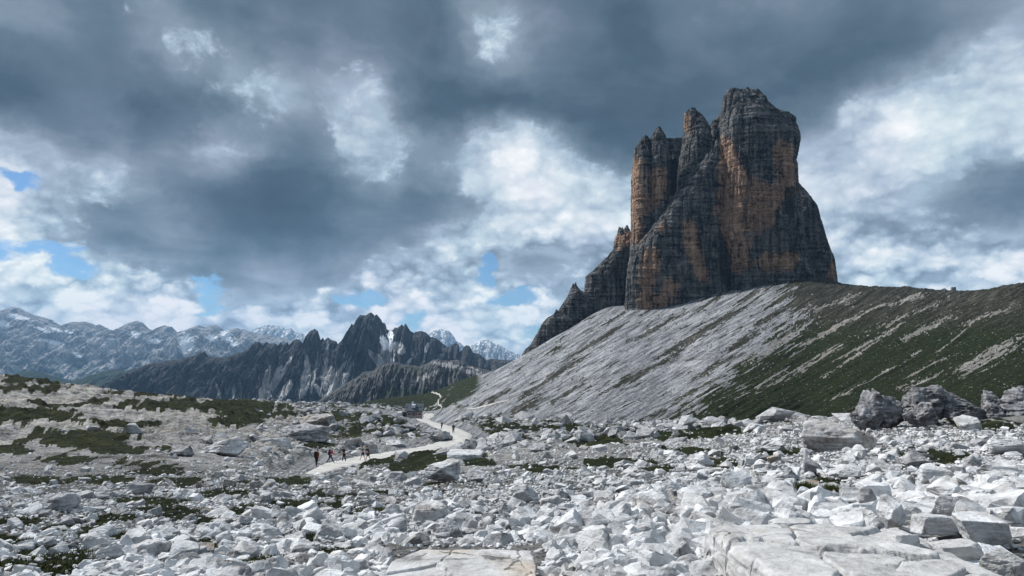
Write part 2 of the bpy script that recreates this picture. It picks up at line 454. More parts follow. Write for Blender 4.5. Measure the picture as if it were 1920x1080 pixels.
# trail, as a strip on the ground given by its two edges
TRAIL = [(892,560,600),(886,574,622),(878,588,650),(870,606,688),(862,640,728),(855,676,775),(848,722,812),(841,768,846),(834,803,872),(827,822,886),
         (820,832,890),(813,832,884),(806,822,868),(800,806,848),(795,797,826),(791,786,812),(787,776,806),(783,786,814),(779,792,816),(776,796,814)]
def strip_pts(rows, n=140):
    r = np.array(rows, float); s = np.linspace(0, 1, len(r)); q = np.linspace(0, 1, n)
    return np.stack([np.interp(q, s, r[:, i]) for i in range(3)], 1)
_tr = strip_pts(TRAIL, 260)
_dL, _ = raycast(_tr[:, 1], _tr[:, 0]); _dR, _ = raycast(_tr[:, 2], _tr[:, 0])
_uL, _ = uv_of(_tr[:, 1], _tr[:, 0]); _uR, _ = uv_of(_tr[:, 2], _tr[:, 0])
TL = np.stack([_uL * _dL, _dL], 1); TR = np.stack([_uR * _dR, _dR], 1)
TC = (TL + TR) / 2; TW = np.linalg.norm(TL - TR, axis=1) / 2
def trail_mask(x, y):
    """1 on the trail, fading to 0 beside it"""
    x = np.asarray(x, float); m = np.zeros(x.shape)
    sel = np.where((y > 30) & (y < 900) & (np.abs(x / y + 0.14) < 0.2))
    if len(sel[0]) == 0: return m
    xs = x[sel]; ys = y[sel]; best = np.full(xs.shape, 1e9)
    for i in range(0, len(TC)):
        d = np.hypot(xs - TC[i, 0], ys - TC[i, 1]) / (TW[i] + 0.02 * ys)
        best = np.minimum(best, d)
    m[sel] = 1 - sstep(best, 0.85, 1.35)
    return m

NU, NV = 1150, 1050
gu = np.linspace(-UMAX, UMAX, NU)
# finer columns inside the frame
gu = np.concatenate([np.linspace(-UMAX, -0.78, 60, endpoint=False), np.linspace(-0.78, 0.78, NU - 120, endpoint=False), np.linspace(0.78, UMAX, 60)])
gv = np.linspace(V0, V1, NV)
GU, GV = np.meshgrid(gu, gv)
GD = np.exp(GV); GT = bilin(BT, GU, GV)
PXg, PYg = px_of(GU, GT)
X = GU * GD; Y = GD; Z = GT * GD
tm = trail_mask(X, Y)
# downhill streak coordinates of the big slope (contour-wise and fall-wise)
SC = ((PYg - 690) + 0.57 * (PXg - 960) - 0.00006 * (PXg - 1250) ** 2 * (PXg > 1250)) ; SF = (PXg - 960) * 0.87
# slope region: beyond the line where the slope leaves the rocky plain
slope_foot = np.interp(PXg, [800, 835, 900, 1000, 1150, 1250, 1350, 1500, 1700, 1920], [735, 750, 776, 792, 806, 802, 800, 798, 790, 785])
slope = sstep(slope_foot - PYg, -3, 8) * sstep(GD, 170, 300) * sstep(PXg, 815, 860)
n_big = fbm(X / 90, Y / 90, 0.0, 3)
n_mid = fbm(X / 18, Y / 18, 3.0, 4)
rg = ridged(X / 9, Y / 14, 5.0, 4, 0.55)
nf = fbm(X / 3.0, Y / 3.0, 2.0, 4, 0.6)
nn = fbm(X / 0.8, Y / 0.8, 1.0, 3, 0.6)
# rocky plain
plain_amp = sstep(GD, 25, 90) * (1 - slope)
far_plain = sstep(GD, 90, 260) * (1 - slope)
rg2 = ridged(X / 16, Y / 20, 25.0, 5, 0.6)
disp = plain_amp * (rg * 0.9 + nf * 0.8) + far_plain * (rg * 1.0 + rg2 * 2.2 + n_mid * 2.0 - 1.6)
disp += (1 - sstep(GD, 20, 60)) * (nf * 0.22 + nn * 0.10) * sstep(GD, 3, 8)
# left limestone pavement: low ledges
lefthill = (1 - sstep(PXg, 480, 640)) * sstep(GD, 55, 90) * (1 - sstep(GD, 330, 500))
ledge = (Z + n_mid * 1.5 + 0.04 * X) / 1.1
terr = (np.floor(ledge) + sstep(ledge - np.floor(ledge), 0.0, 0.35) - ledge)
disp = disp * (1 - 0.65 * lefthill) + lefthill * (terr * 1.0 + nf * 1.0 + rg * 0.8)
# slope: furrows running downhill, rougher on the grass ridge side
st1 = fbm(SC / 7, SF / 60, 1.0, 4, 0.6); st2 = ridged(SC / 22, SF / 160, 2.0, 3, 0.5)
ridge_r = sstep(PXg, 1380, 1520)
hump = ridged(X / 26, Y / 30, 8.0, 5, 0.6)
disp += slope * (st1 * 1.6 + st2 * 1.2 + nf * 0.35)
crag = slope * ridge_r * sstep(690 - PYg, 0, 90)
disp += crag * (hump * 2.6 + rg * 1.0)
# a cross trail cut in the scree
ct_y = np.interp(PXg, [870, 960, 1060, 1150, 1280, 1400, 1440], [772, 744, 722, 701, 676, 668, 664])
cut = np.exp(-((PYg - ct_y) / 2.2) ** 2) * slope * sstep(PXg, 870, 900) * (1 - sstep(PXg, 1430, 1460))
disp -= cut * 1.0
hutD = float(raycast(776, 785)[0][0]); hutX = float(uv_of(776, 785)[0]) * hutD
pad = 1 - sstep(np.hypot((X - hutX) / 1.6, Y - hutD + 30) , 18, 60)
disp *= (1 - tm) * (1 - pad)
disp -= pad * 0.5 * (1 - tm)
GZ = Z + disp
Z_final = GZ
# ---- surface masks
def soft_regions(lst, f=1.0):
    m = np.zeros(PXg.shape)
    for (cx, cy, rx, ry) in lst:
        q = ((PXg - cx) / rx) ** 2 + ((PYg - cy) / ry) ** 2
        m = np.maximum(m, np.exp(-0.7 * q ** 1.5))
    return m
GRASS_REG = [(120,1045,60,18),(20,985,60,9),(320,960,50,7),(400,1045,60,12),(270,940,50,7),(180,900,70,7),(60,900,60,8),(430,925,60,6),(520,905,60,5),(560,945,50,6),(120,865,60,7),(20,850,40,8),(500,1060,40,10),(740,925,40,5),(1120,925,40,5),(1460,850,40,6),(60,712,90,5),(120,722,140,6),(40,738,60,7),(40,795,70,12),(400,768,150,12),(480,785,90,8),(330,745,80,6),(440,802,60,8),(150,835,80,10),(220,850,60,6),
             (255,872,40,8),(300,888,50,9),(330,905,60,7),(230,812,60,4),(110,770,60,3),(210,975,60,8),(225,1010,40,12),(30,1020,60,16),(150,1000,60,14),(60,1060,100,16),(360,1020,60,14),
             (400,975,60,8),(470,960,50,8),(620,930,50,6),(680,958,30,8),(700,800,30,5),(780,789,50,4),(735,752,110,8),(560,782,70,5),(640,812,50,6),(700,790,90,5),
             (600,845,40,6),(800,866,40,14),(770,880,40,10),(840,800,30,4),(760,845,20,4),(980,808,80,7),(1050,812,60,7),(1110,835,50,8),(1170,820,60,7),(900,815,40,7),(1000,830,50,6),
             (1240,826,60,6),(1330,815,60,6),(1290,850,50,6),(1360,868,40,6),(1560,908,30,14),(1760,862,60,10),(1850,800,60,10),(900,870,30,8),(1020,880,40,5),
             (700,875,40,8),(640,1040,50,10),(560,1010,40,8),(1400,800,60,5),(1150,870,50,7),(830,905,40,7),(1230,880,40,5)]
gm = soft_regions(GRASS_REG)
gn = fbm(X / (0.06 * GD + 1.0), Y / (0.16 * GD + 2.0), 11.0, 4, 0.6)
gk = fbm(X / (0.018 * GD + 0.3), Y / (0.06 * GD + 0.6), 15.0, 4, 0.65)
near_g = sstep(gm + gn * 0.9 + gk * 1.5, 0.14, 0.60)
plainG = sstep(fbm(X / 16, Y / 22, 31.0, 5, 0.68) * 1.6 + gn * 0.5, -0.22, 0.08) * sstep(GD, 80, 180) * 0.85
grass = np.maximum(near_g * (gm > 0.03), plainG * (1 - lefthill * 0.8)) * (1 - slope)
# meadow spur behind the hut
spur = sstep(GD, 820, 900) * (1 - sstep(PXg, 880, 915)) * sstep(PXg, 600, 640)
grass = np.maximum(grass, spur * sstep(fbm(SC / 5, SF / 40, 4.0, 3) + 0.12 + 0.3 * (760 - PYg) / 30, -0.05, 0.1))
# the big slope
gl = np.interp(PYg, [520, 560, 600, 665, 740, 800, 830], [1425, 1440, 1470, 1400, 1310, 1200, 1150])
streak = fbm(SC / 6, SF / 45, 6.0, 4, 0.65)
gslope = sstep((PXg - gl) / 75 + streak * 2.4 + 1.2 * fbm(SC / 2.5, SF / 12, 26.0, 4, 0.7), -0.05, 0.75)
# pale scree tongues inside the grass
tong = np.zeros(PXg.shape)
for (cx, cy, ln, wd, sl) in [(1470,640,60,8,0.55),(1570,618,90,6,0.50),(1700,598,80,5,0.38),(1620,660,80,3,0.62),(1660,700,80,3,0.55),(1850,676,65,12,0.42),(1790,640,60,3,0.8),(1740,690,50,3,0.5),
                         (1530,680,60,5,0.6),(1720,720,40,6,0.4),(1640,775,60,10,0.2),(1690,570,60,5,0.3),(1560,575,50,6,0.35),(1740,620,60,7,0.45),(1500,690,70,4,0.6),(1600,730,50,4,0.5),(1430,720,60,4,0.6),(1850,600,60,5,0.35),(1880,655,70,9,0.45),(1640,640,70,4,0.5)]:
    ax = (PXg - cx) ; ay = (PYg - cy) + sl * ax
    tong = np.maximum(tong, np.exp(-((ax / ln) ** 4) - (ay / wd) ** 2))
sk2 = fbm(SC / 2.5, SF / 12, 16.0, 4, 0.7)
tong_m = sstep(tong * 0.8 + streak * 1.3 + sk2 * 1.6, 0.30, 0.85) * (tong > 0.03)
upper = sstep(640 - PYg, 0, 60) * ridge_r
grass = np.maximum(grass, slope * gslope * (1 - 0.85 * tong_m))
wedge = sstep(fbm(SC / 9, SF / 50, 9.0, 5, 0.66) , 0.16, 0.30) * (1 - gslope) * slope   # low plants in the scree furrows
grass = np.maximum(grass, wedge * 0.75)
band = np.zeros(PXg.shape)
for (cx, cy, ln, wd) in [(1345,605,60,9),(1290,640,60,8),(1225,690,70,7),(1120,640,60,6),(1055,695,50,9),(985,765,36,12),(1340,690,60,5),(1095,578,50,3),(1180,712,60,5),(1300,735,50,6),(1245,772,45,6),(1400,560,30,6),(1330,570,30,5),(1010,725,40,5),(1150,600,40,3),(1240,610,50,5),(1440,600,40,10),(1395,640,40,7),(930,745,30,6),(1070,735,40,4)]:
    ax = PXg - cx; ay = (PYg - cy) + 0.57 * ax
    band = np.maximum(band, np.exp(-((ax / ln) ** 4) - (ay / wd) ** 2))
band = sstep(band * 0.9 + streak * 0.9 + sk2 * 1.3, 0.28, 0.62) * slope * (1 - gslope)
grass = np.maximum(grass, band * 0.75)
brown = np.maximum(upper * slope, band)
scree = np.maximum(slope * (1 - gslope), slope * tong_m * 0.85)
tan = np.maximum(tong_m * slope * 0.7, lefthill * sstep(n_mid, -0.2, 0.3) * 0.6)
scree = np.maximum(scree, tm)
attrs = dict(grass=grass * (1 - tm), scree=scree, tan=tan, brown=brown, slope=slope, cut=cut, across=SC, along=SF, near=(1 - sstep(GD, 22, 60)) * (1 - lefthill))
# ---- continue the sheet to the horizon
vext = np.linspace(V1, math.log(60000), 46)[1:]
EU, EV = np.meshgrid(gu, vext); ED = np.exp(EV)
f = sstep(EV, V1, math.log(3200)); EZ = (1 - f) * Z_final[-1][None, :] + f * (-420.0)
VX = np.concatenate([X.ravel(), (EU * ED).ravel()]); VY = np.concatenate([Y.ravel(), ED.ravel()]); VZ = np.concatenate([GZ.ravel(), EZ.ravel()])
for k in attrs:
    fill = np.full(EU.size, 0.9 if k == 'grass' else 0.0); attrs[k] = np.concatenate([attrs[k].ravel(), fill])

def mat_ground():
    m = MT('ground_rock_and_turf', 0.95, 0.1)
    g, sc, tn, br, sl, ct = [m.attr(a) for a in ('grass', 'scree', 'tan', 'brown', 'slope', 'cut')]
    n_f = m.noise(3.2, 6, 0.65); n_m = m.noise(0.45, 6, 0.62); n_l = m.noise(0.05, 4); n_ff = m.noise(12, 4, 0.6)
    nmx = m.math('ADD', m.math('MULTIPLY', n_m, 0.6), m.math('MULTIPLY', n_f, 0.4))
    hz_ = m.noise(0.5, 6, 0.68, 0.2, m.map(m.P, (0.35, 0.25, 2.2)))
    nmx = m.math('ADD', m.math('MULTIPLY', nmx, 0.65), m.math('MULTIPLY', hz_, 0.35))
    rock = m.ramp(nmx, [(0.38, (0.030, 0.030, 0.030)), (0.455, (0.17, 0.167, 0.163)), (0.53, (0.33, 0.325, 0.315)), (0.62, (0.50, 0.49, 0.48))])
    rock = m.mix(m.math('MULTIPLY', tn, 0.8), rock, m.ramp(nmx, [(0.40, (0.05, 0.045, 0.036)), (0.47, (0.27, 0.245, 0.21)), (0.57, (0.52, 0.485, 0.43))]))
    # scree: fine pale debris with darker streaks along the fall line
    cm = m.n('ShaderNodeCombineXYZ'); m.put(cm.inputs[0], m.attr('across')); m.put(cm.inputs[1], m.math('MULTIPLY', m.attr('along'), 0.13))
    strk = m.noise(0.22, 6, 0.66, 0.15, cm.outputs[0])
    fine = m.noise(0.6, 5, 0.7)
    sm = m.math('ADD', m.math('MULTIPLY', strk, 0.55), m.math('MULTIPLY', fine, 0.45))
    scc = m.ramp(sm, [(0.39, (0.025, 0.026, 0.027)), (0.455, (0.13, 0.134, 0.143)), (0.52, (0.25, 0.255, 0.27)), (0.62, (0.46, 0.465, 0.475))])
    scc = m.mix(m.math('MULTIPLY', tn, 0.9), scc, m.mix(0.6, m.mix(1.0, scc, (0.75, 0.68, 0.58), 'MULTIPLY'), (0.24, 0.205, 0.155)))
    scc = m.mix(m.math('MULTIPLY', ct, 0.55), scc, (0.10, 0.095, 0.085))
    rock = m.mix(m.math('MULTIPLY', m.attr('near'), 0.75), rock, m.ramp(n_ff, [(0.4, (0.035, 0.033, 0.03)), (0.6, (0.15, 0.145, 0.14))]))
    col = m.mix(sc, rock, scc)
    gr = m.ramp(m.math('ADD', m.math('MULTIPLY', n_ff, 0.35), m.math('MULTIPLY', n_m, 0.65)), [(0.38, (0.005, 0.007, 0.003)), (0.5, (0.014, 0.020, 0.007)), (0.64, (0.040, 0.047, 0.015))])
    grb = m.ramp(sm, [(0.40, (0.010, 0.010, 0.008)), (0.51, (0.036, 0.034, 0.027)), (0.63, (0.16, 0.148, 0.125))])
    gr = m.mix(m.math('MULTIPLY', br, 0.8), gr, grb)
    # scattered pale stones in the turf
    st = m.vor(0.35, 'F1'); stn = m.math('LESS_THAN', m.math('ADD', st, m.math('MULTIPLY', n_m, 0.5)), 0.36)
    gr = m.mix(m.math('MULTIPLY', stn, m.math('MULTIPLY', sl, 0.75)), gr, (0.32, 0.31, 0.27))
    gmask = m.ss(m.math('ADD', g, m.math('MULTIPLY', m.math('SUBTRACT', m.math('ADD', m.math('MULTIPLY', n_f, 0.5), m.math('MULTIPLY', n_m, 0.5)), 0.5), 2.6)), 0.36, 0.60)
    col = m.mix(gmask, col, gr)
    h = m.math('ADD', m.math('MULTIPLY', n_m, 1.0), m.math('MULTIPLY', n_f, 0.25))
    b1 = m.bump(h, 1.6, 0.9)
    b2 = m.bump(m.math('ADD', strk, m.math('MULTIPLY', fine, 0.6)), 3.0, 0.8)
    nm = m.n('ShaderNodeMix'); nm.data_type = 'VECTOR'; m.put(nm.inputs[0], sl); m.put(nm.inputs[4], b1); m.put(nm.inputs[5], b2)
    return m.done(col, nm.outputs[1])
ground = mesh_obj('ground', np.stack([VX, VY, VZ], 1), grid_faces(NU, NV + 45)[:, ::1], mat_ground(), attrs=attrs)
tag(ground, 'rocky alpine ground with scree slope, grass and bare limestone', 'ground', kind='structure')
def height(x, y):
    """ground height incl. its relief"""
    u = x / y; v = np.log(np.clip(y, 2.3, 1690))
    iu = np.clip(np.searchsorted(gu, u) - 1, 0, NU - 2); fu = np.clip((u - gu[iu]) / (gu[iu + 1] - gu[iu]), 0, 1)
    fv = (v - V0) / (V1 - V0) * (NV - 1); iv = np.clip(fv.astype(int), 0, NV - 2); fv = fv - iv
    A = Z_final
    return (A[iv, iu] * (1 - fu) + A[iv, iu + 1] * fu) * (1 - fv) + (A[iv + 1, iu] * (1 - fu) + A[iv + 1, iu + 1] * fu) * fv
def lookup(A, x, y):
    u = x / y; v = np.log(np.clip(y, 2.3, 1690))
    iu = np.clip(np.searchsorted(gu, u), 0, NU - 1); iv = np.clip(((v - V0) / (V1 - V0) * (NV - 1)).astype(int), 0, NV - 1)
    return A[iv, iu]
GRASSMAP = grass * (1 - tm)

# ---- trail strips
def mat_trail():
    m = MT('trodden_gravel', 0.95, 0.1)
    n = m.math('ADD', m.math('MULTIPLY', m.noise(0.5, 6, 0.7), 0.6), m.math('MULTIPLY', m.noise(5, 5, 0.6), 0.4))
    return m.done(m.ramp(n, [(0.38, (0.26, 0.25, 0.235)), (0.5, (0.44, 0.43, 0.41)), (0.62, (0.58, 0.57, 0.55))]), m.bump(n, 0.15, 0.5))
M_TRAIL = mat_trail()
def ribbon(name, TLp, TRp, across=9, lift=0.06, label=''):
    n = len(TLp); q = np.linspace(0, 1, across)
    P = TLp[:, None, :] * (1 - q)[None, :, None] + TRp[:, None, :] * q[None, :, None]
    w = np.linalg.norm(TLp - TRp, axis=1)[:, None]
    ed = fbm(P[..., 0] / 1.5, P[..., 1] / 3.0, 4.0, 3) * 0.35 * w * (np.abs(q - 0.5) * 2)[None, :] ** 3
    P = P + ((TRp - TLp) / w)[:, None, :] * ed[..., None]
    x = P[..., 0]; y = P[..., 1]
    z = height(x, y) + lift + 0.0009 * y
    edge = np.zeros(P.shape[:2]); edge[:, 0] = edge[:, -1] = 1
    z = z - edge * (0.25 + 0.001 * y)
    o = mesh_obj(name, np.stack([x, y, z], -1).reshape(-1, 3), grid_faces(across, n), M_TRAIL)
    return tag(o, label, 'path', kind='structure')
ribbon('path', TL, TR, label='pale gravel path winding from the hikers up to the mountain hut')
def thin_path(rows, label):
    r = strip_pts(rows, 160)
    dc, _ = raycast(r[:, 1], r[:, 0]); u, _ = uv_of(r[:, 1], r[:, 0])
    k = 7; ker = np.ones(k) / k
    P = np.stack([u * dc, dc], 1)
    P = np.stack([np.convolve(np.pad(P[:, i], k // 2, 'edge'), ker, 'valid') for i in (0, 1)], 1)
    hw = (r[:, 2] / F * P[:, 1] / 2)[:, None]
    T = np.gradient(P, axis=0); T /= np.linalg.norm(T, axis=1)[:, None] + 1e-9
    Nn = np.stack([-T[:, 1], T[:, 0]], 1)
    return ribbon('path', P - Nn * hw, P + Nn * hw, 5, 0.5, label)
thin_path([(781,814,3),(778,819,2),(771,826,2),(765,829,2),(760,822,2.5),(752,822,3),(746,828,2.5),(742,824,2),(738,812,1.5),(736,803,1.5)], 'thin pale footpath climbing from the hut to the meadow saddle')
thin_path([(770,876,4),(766,895,5),(762,915,5),(757,935,4),(752,955,3)], 'short pale footpath at the foot of the scree right of the hut')

# ---------------------------------------------------------------- rock towers
def rows_interp(rows, n):
    r = np.array([(p[0], p[1][0], p[1][1]) for p in rows], float)
    q = np.linspace(0, 1, n)
    # denser near the top
    y = r[0, 0] + (r[-1, 0] - r[0, 0]) * q ** 1.25
    return y, np.interp(y, r[:, 0], r[:, 1]), np.interp(y, r[:, 0], r[:, 2])
ORANGE = [
 [(1354,258),(1370,264),(1380,285),(1397,312),(1414,338),(1442,346),(1466,358),(1458,385),(1450,422),(1425,436),(1410,455),(1400,472),(1374,484),(1362,455),(1352,430),(1345,400),(1350,330)],
 [(1452,270),(1470,262),(1488,280),(1487,330),(1492,370),(1474,372),(1462,350),(1455,310)],
 [(1217,316),(1248,314),(1250,352),(1244,372),(1218,372)],[(1186,300),(1200,290),(1206,400),(1202,455),(1184,450)],[(1186,360),(1240,372),(1228,395),(1190,400)],
 [(1204,478),(1238,462),(1236,505),(1222,540),(1216,578),(1198,582),(1202,520)],[(1283,418),(1300,410),(1312,455),(1318,500),(1330,520),(1320,538),(1300,500),(1288,462)],
 [(1243,528),(1272,524),(1270,548),(1244,552)],[(1420,484),(1496,470),(1492,500),(1450,508),(1422,500)],
 [(1552,488),(1566,500),(1567,528),(1556,524)],[(1362,478),(1400,468),(1410,500),(1380,512),(1364,510)],[(1236,420),(1248,415),(1246,445),(1236,440)],[(1150,440),(1180,440),(1178,462),(1152,460)],[(1283,212),(1296,210),(1294,250),(1283,248)],
 [(1195,545),(1260,560),(1300,548),(1230,578),(1200,582)]]
PALE = [[(1352,240),(1492,238),(1492,246),(1352,248)],[(1385,200),(1440,195),(1450,214),(1400,218)],[(1385,440),(1440,425),(1470,455),(1420,468)],[(1392,372),(1402,368),(1404,380),(1394,382)]]
CLEFT_SHADE = [[(1476,352),(1490,350),(1488,408),(1474,402),(1470,370)],[(1249,300),(1272,300),(1272,345),(1250,385)],[(1348,425),(1358,450),(1370,485),(1368,535),(1354,532),(1350,470)],[(1378,290),(1400,290),(1412,352),(1398,322)]]  # masks that paint recess shade into the tower's clefts as dark colour
def polymask(polys, px, py, feather=12.0):
    m = np.zeros(px.shape)
    wx = px + 7 * fbm(px / 16, py / 16, 1.0, 4, 0.6); wy = py + 10 * fbm(px / 14, py / 22, 5.0, 4, 0.6)
    for dx in (-1, 0, 1):
        for dy in (-1, 0, 1):
            t = np.zeros(px.shape, bool)
            for p in polys: t |= in_poly(wx + dx * feather * 0.6, wy + dy * feather * 0.6, p)
            m += t
    return m / 9
def mat_cliff(name, tint=(1, 1, 1)):
    m = MT(name, 0.92, 0.15)
    og, pl, dk = m.attr('orange'), m.attr('pale'), m.attr('dark')
    zs = m.map(m.P, (0.02, 0.02, 0.30), (0.03, 0.05, 0))
    strata = m.noise(1.0, 6, 0.7, 0.3, zs)
    vert = m.noise(1.0, 6, 0.65, 0.2, m.map(m.P, (0.16, 0.16, 0.014)))
    blk = m.noise(0.10, 7, 0.66); fine = m.noise(0.45, 5, 0.65)
    a = m.math('ADD', m.math('MULTIPLY', strata, 0.27), m.math('ADD', m.math('MULTIPLY', blk, 0.25), m.math('ADD', m.math('MULTIPLY', vert, 0.28), m.math('MULTIPLY', fine, 0.20))))
    wv = m.n('ShaderNodeVectorMath'); wv.operation = 'ADD'
    nc = m.n('ShaderNodeTexNoise'); m.put(nc.inputs['Vector'], m.P); nc.inputs['Scale'].default_value = 0.06; nc.inputs['Detail'].default_value = 4
    sc_ = m.n('ShaderNodeVectorMath'); sc_.operation = 'SCALE'; m.put(sc_.inputs[0], nc.outputs['Color']); sc_.inputs['Scale'].default_value = 14.0
    m.put(wv.inputs[0], m.P); m.put(wv.inputs[1], sc_.outputs[0])
    j1 = m.vor(1.0, 'DISTANCE_TO_EDGE', m.map(wv.outputs[0], (0.075, 0.075, 0.15)))
    j2 = m.vor(1.0, 'DISTANCE_TO_EDGE', m.map(wv.outputs[0], (0.05, 0.05, 0.012)))
    joint = m.math('MAXIMUM', m.math('MULTIPLY', m.ss(j1, 0.0, 0.10, 1.0, 0.0), 0.55), m.ss(j2, 0.0, 0.05, 1.0, 0.0))
    a = m.math('SUBTRACT', a, m.math('MULTIPLY', joint, 0.055))
    grey = m.ramp(a, [(0.425, (0.016, 0.017, 0.019)), (0.48, (0.095, 0.096, 0.098)), (0.55, (0.22, 0.217, 0.212)), (0.65, (0.42, 0.41, 0.395))])
    orc = m.ramp(a, [(0.415, (0.05, 0.032, 0.022)), (0.47, (0.30, 0.185, 0.125)), (0.55, (0.52, 0.345, 0.24)), (0.66, (0.66, 0.51, 0.39))])
    ogm = m.ss(m.math('ADD', og, m.math('MULTIPLY', m.math('SUBTRACT', m.math('ADD', m.math('MULTIPLY', vert, 0.5), m.math('ADD', m.math('MULTIPLY', blk, 0.3), m.math('MULTIPLY', strata, 0.2))), 0.5), 2.6)), 0.16, 0.60)
    col = m.mix(ogm, grey, orc)
    col = m.mix(m.math('MULTIPLY', pl, 0.55), col, m.ramp(a, [(0.38, (0.10, 0.10, 0.10)), (0.6, (0.34, 0.32, 0.30))]))
    # black water streaks, plus shade painted into the clefts by the dark mask
    streak_shade = m.ss(m.math('ADD', m.noise(1.0, 4, 0.6, 0.0, m.map(m.P, (0.22, 0.22, 0.010))), m.math('MULTIPLY', dk, 0.5)), 0.60, 0.72)
    col = m.mix(m.math('MULTIPLY', streak_shade, 0.75), col, (0.020, 0.022, 0.026))
    col = m.mix(1.0, col, tint, 'MULTIPLY')
    h = m.math('ADD', m.math('MULTIPLY', strata, 1.0), m.math('ADD', m.math('MULTIPLY', blk, 1.0), m.math('MULTIPLY', fine, 0.35)))
    return m.done(col, m.bump(h, 8.0, 1.0))
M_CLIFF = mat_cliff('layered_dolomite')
def pillar(name, rows, D0, b, expo=2.7, nth=300, nz=300, rough=1.0, mat=None, parent=None, ori=0.0, back=None, cap=0.35, dip=0.0, jagk=1.0):
    py, xl, xr = rows_interp(rows, nz)
    s = np.linspace(0, 1, nz)
    bz = b * (cap + (1 - cap) * sstep(s, 0, 0.22))                      # thinner at the summit
    pxc = (xl + xr) / 2
    _, t = uv_of(pxc, py); ul, _ = uv_of(xl, py); ur, _ = uv_of(xr, py)
    zz = t * (D0 - bz * 0.6)
    L = ul * D0; R = ur * D0
    th = np.linspace(0, 2 * np.pi, nth, endpoint=False)
    # more samples on the near side
    th = th + 0.35 * np.sin(th * 1.0 + np.pi * 0.5) * 0.0
    c, sn = np.cos(th), np.sin(th)
    cx = np.sign(c) * np.abs(c) ** (2 / expo); sy = np.sign(sn) * np.abs(sn) ** (2 / expo)
    A = ((R - L) / 2)[:, None]; CX = ((L + R) / 2)[:, None]
    bb = np.where(sy[None, :] > 0, (bz if back is None else bz / b * back)[:, None], bz[:, None])
    Xp = CX + A * cx[None, :]; Yp = D0 + bb * sy[None, :]; Zp = zz[:, None] + 0 * Xp
    nx = cx[None, :] * bb; ny = sy[None, :] * A
    nl = np.sqrt(nx ** 2 + ny ** 2) + 1e-6; nx = nx / nl; ny = ny / nl
    fade = sstep(s, 0.0, 0.10)[:, None]
    k = 0.55
    zt = Zp + 3.0 * fbm(Xp / 60, Yp / 60, Zp / 60, 2) + dip * Xp
    ledge = 0.9 * perlin(Xp / 90, Yp / 90, zt / 3.1) + 0.9 * perlin(Xp / 120, Yp / 120, zt / 8.0 + 9) + 0.5 * perlin(Xp / 40, Yp / 40, zt / 1.4 + 5)
    crackw = ridged(Xp / 13 + 20, Yp / 13, Zp / 150, 3, 0.55)
    crk = -np.clip(crackw - 0.55, 0, 1) * 9.0
    col = fbm(Xp / 22, Yp / 22, Zp / 160 + 4, 3) * 6.5
    mass = fbm(Xp / 42, Yp / 42, Zp / 75 + 2, 3) * 9.0
    fin = fbm(Xp / 5, Yp / 5, Zp / 4.5, 3, 0.6) * 1.3
    d = rough * k * (ledge * 3.2 + crk * 3.0 + col * 2.3 + mass + fin * 2.4) * (0.35 + 0.65 * fade)
    side = np.abs(cx[None, :]) ** 3
    d = d * (1 - 0.5 * side)
    Xp = Xp + nx * d; Yp = Yp + ny * d
    # ragged summit
    jag = (fbm(Xp / 8, Yp / 11, 3.0, 4, 0.65) * 24.0 + perlin(Xp / 3.2, Yp / 5.0, 8.0) * 7 - np.clip(ridged(Xp / 11, Yp / 14, 4.0, 2) - 0.5, 0, 1) * 14) * (1 - sstep(s, 0.0, 0.16))[:, None] * rough * min(1.0, float(np.ptp(zz)) / 120 + 0.4)
    Zp = Zp + jag * 0.8 * jagk + perlin(Xp / 6, Yp / 6, Zp / 9) * 0.6 * fade
    V = np.stack([Xp, Yp, Zp], -1).reshape(-1, 3)
    Fc = grid_faces(nth, nz, True)[:, ::-1]
    # cap: shrink rings to the axis
    rings = 8
    allV = [V]; base = 0
    top = V[:nth]; cen = top.mean(0); cen[2] += 1.0
    prev = np.arange(nth)
    faces = [Fc]
    off = len(V)
    for r in range(1, rings + 1):
        f_ = 1 - r / rings
        ring = cen + (top - cen) * max(f_, 0.02)
        ring[:, 2] = cen[2] * (1 - f_) + top[:, 2] * f_ + fbm(ring[:, 0] / 6, ring[:, 1] / 6, 2.0, 3) * 4 * rough
        allV.append(ring); cur = off + np.arange(nth)
        faces.append(np.stack([prev, cur, np.roll(cur, -1), np.roll(prev, -1)], 1)[:, ::-1][:, ::-1])
        prev = cur; off += nth
    V = np.concatenate(allV); Fc = np.concatenate(faces)
    u, t2 = V[:, 0] / V[:, 1], V[:, 2] / V[:, 1]
    px, py2 = px_of(u, t2)
    at = dict(orange=polymask(ORANGE, px, py2) * (1.0 if ori == 0 else ori), pale=polymask(PALE, px, py2, 2), dark=polymask(CLEFT_SHADE, px, py2, 3))
    return mesh_obj(name, V, Fc, mat or M_CLIFF, parent, attrs=at)

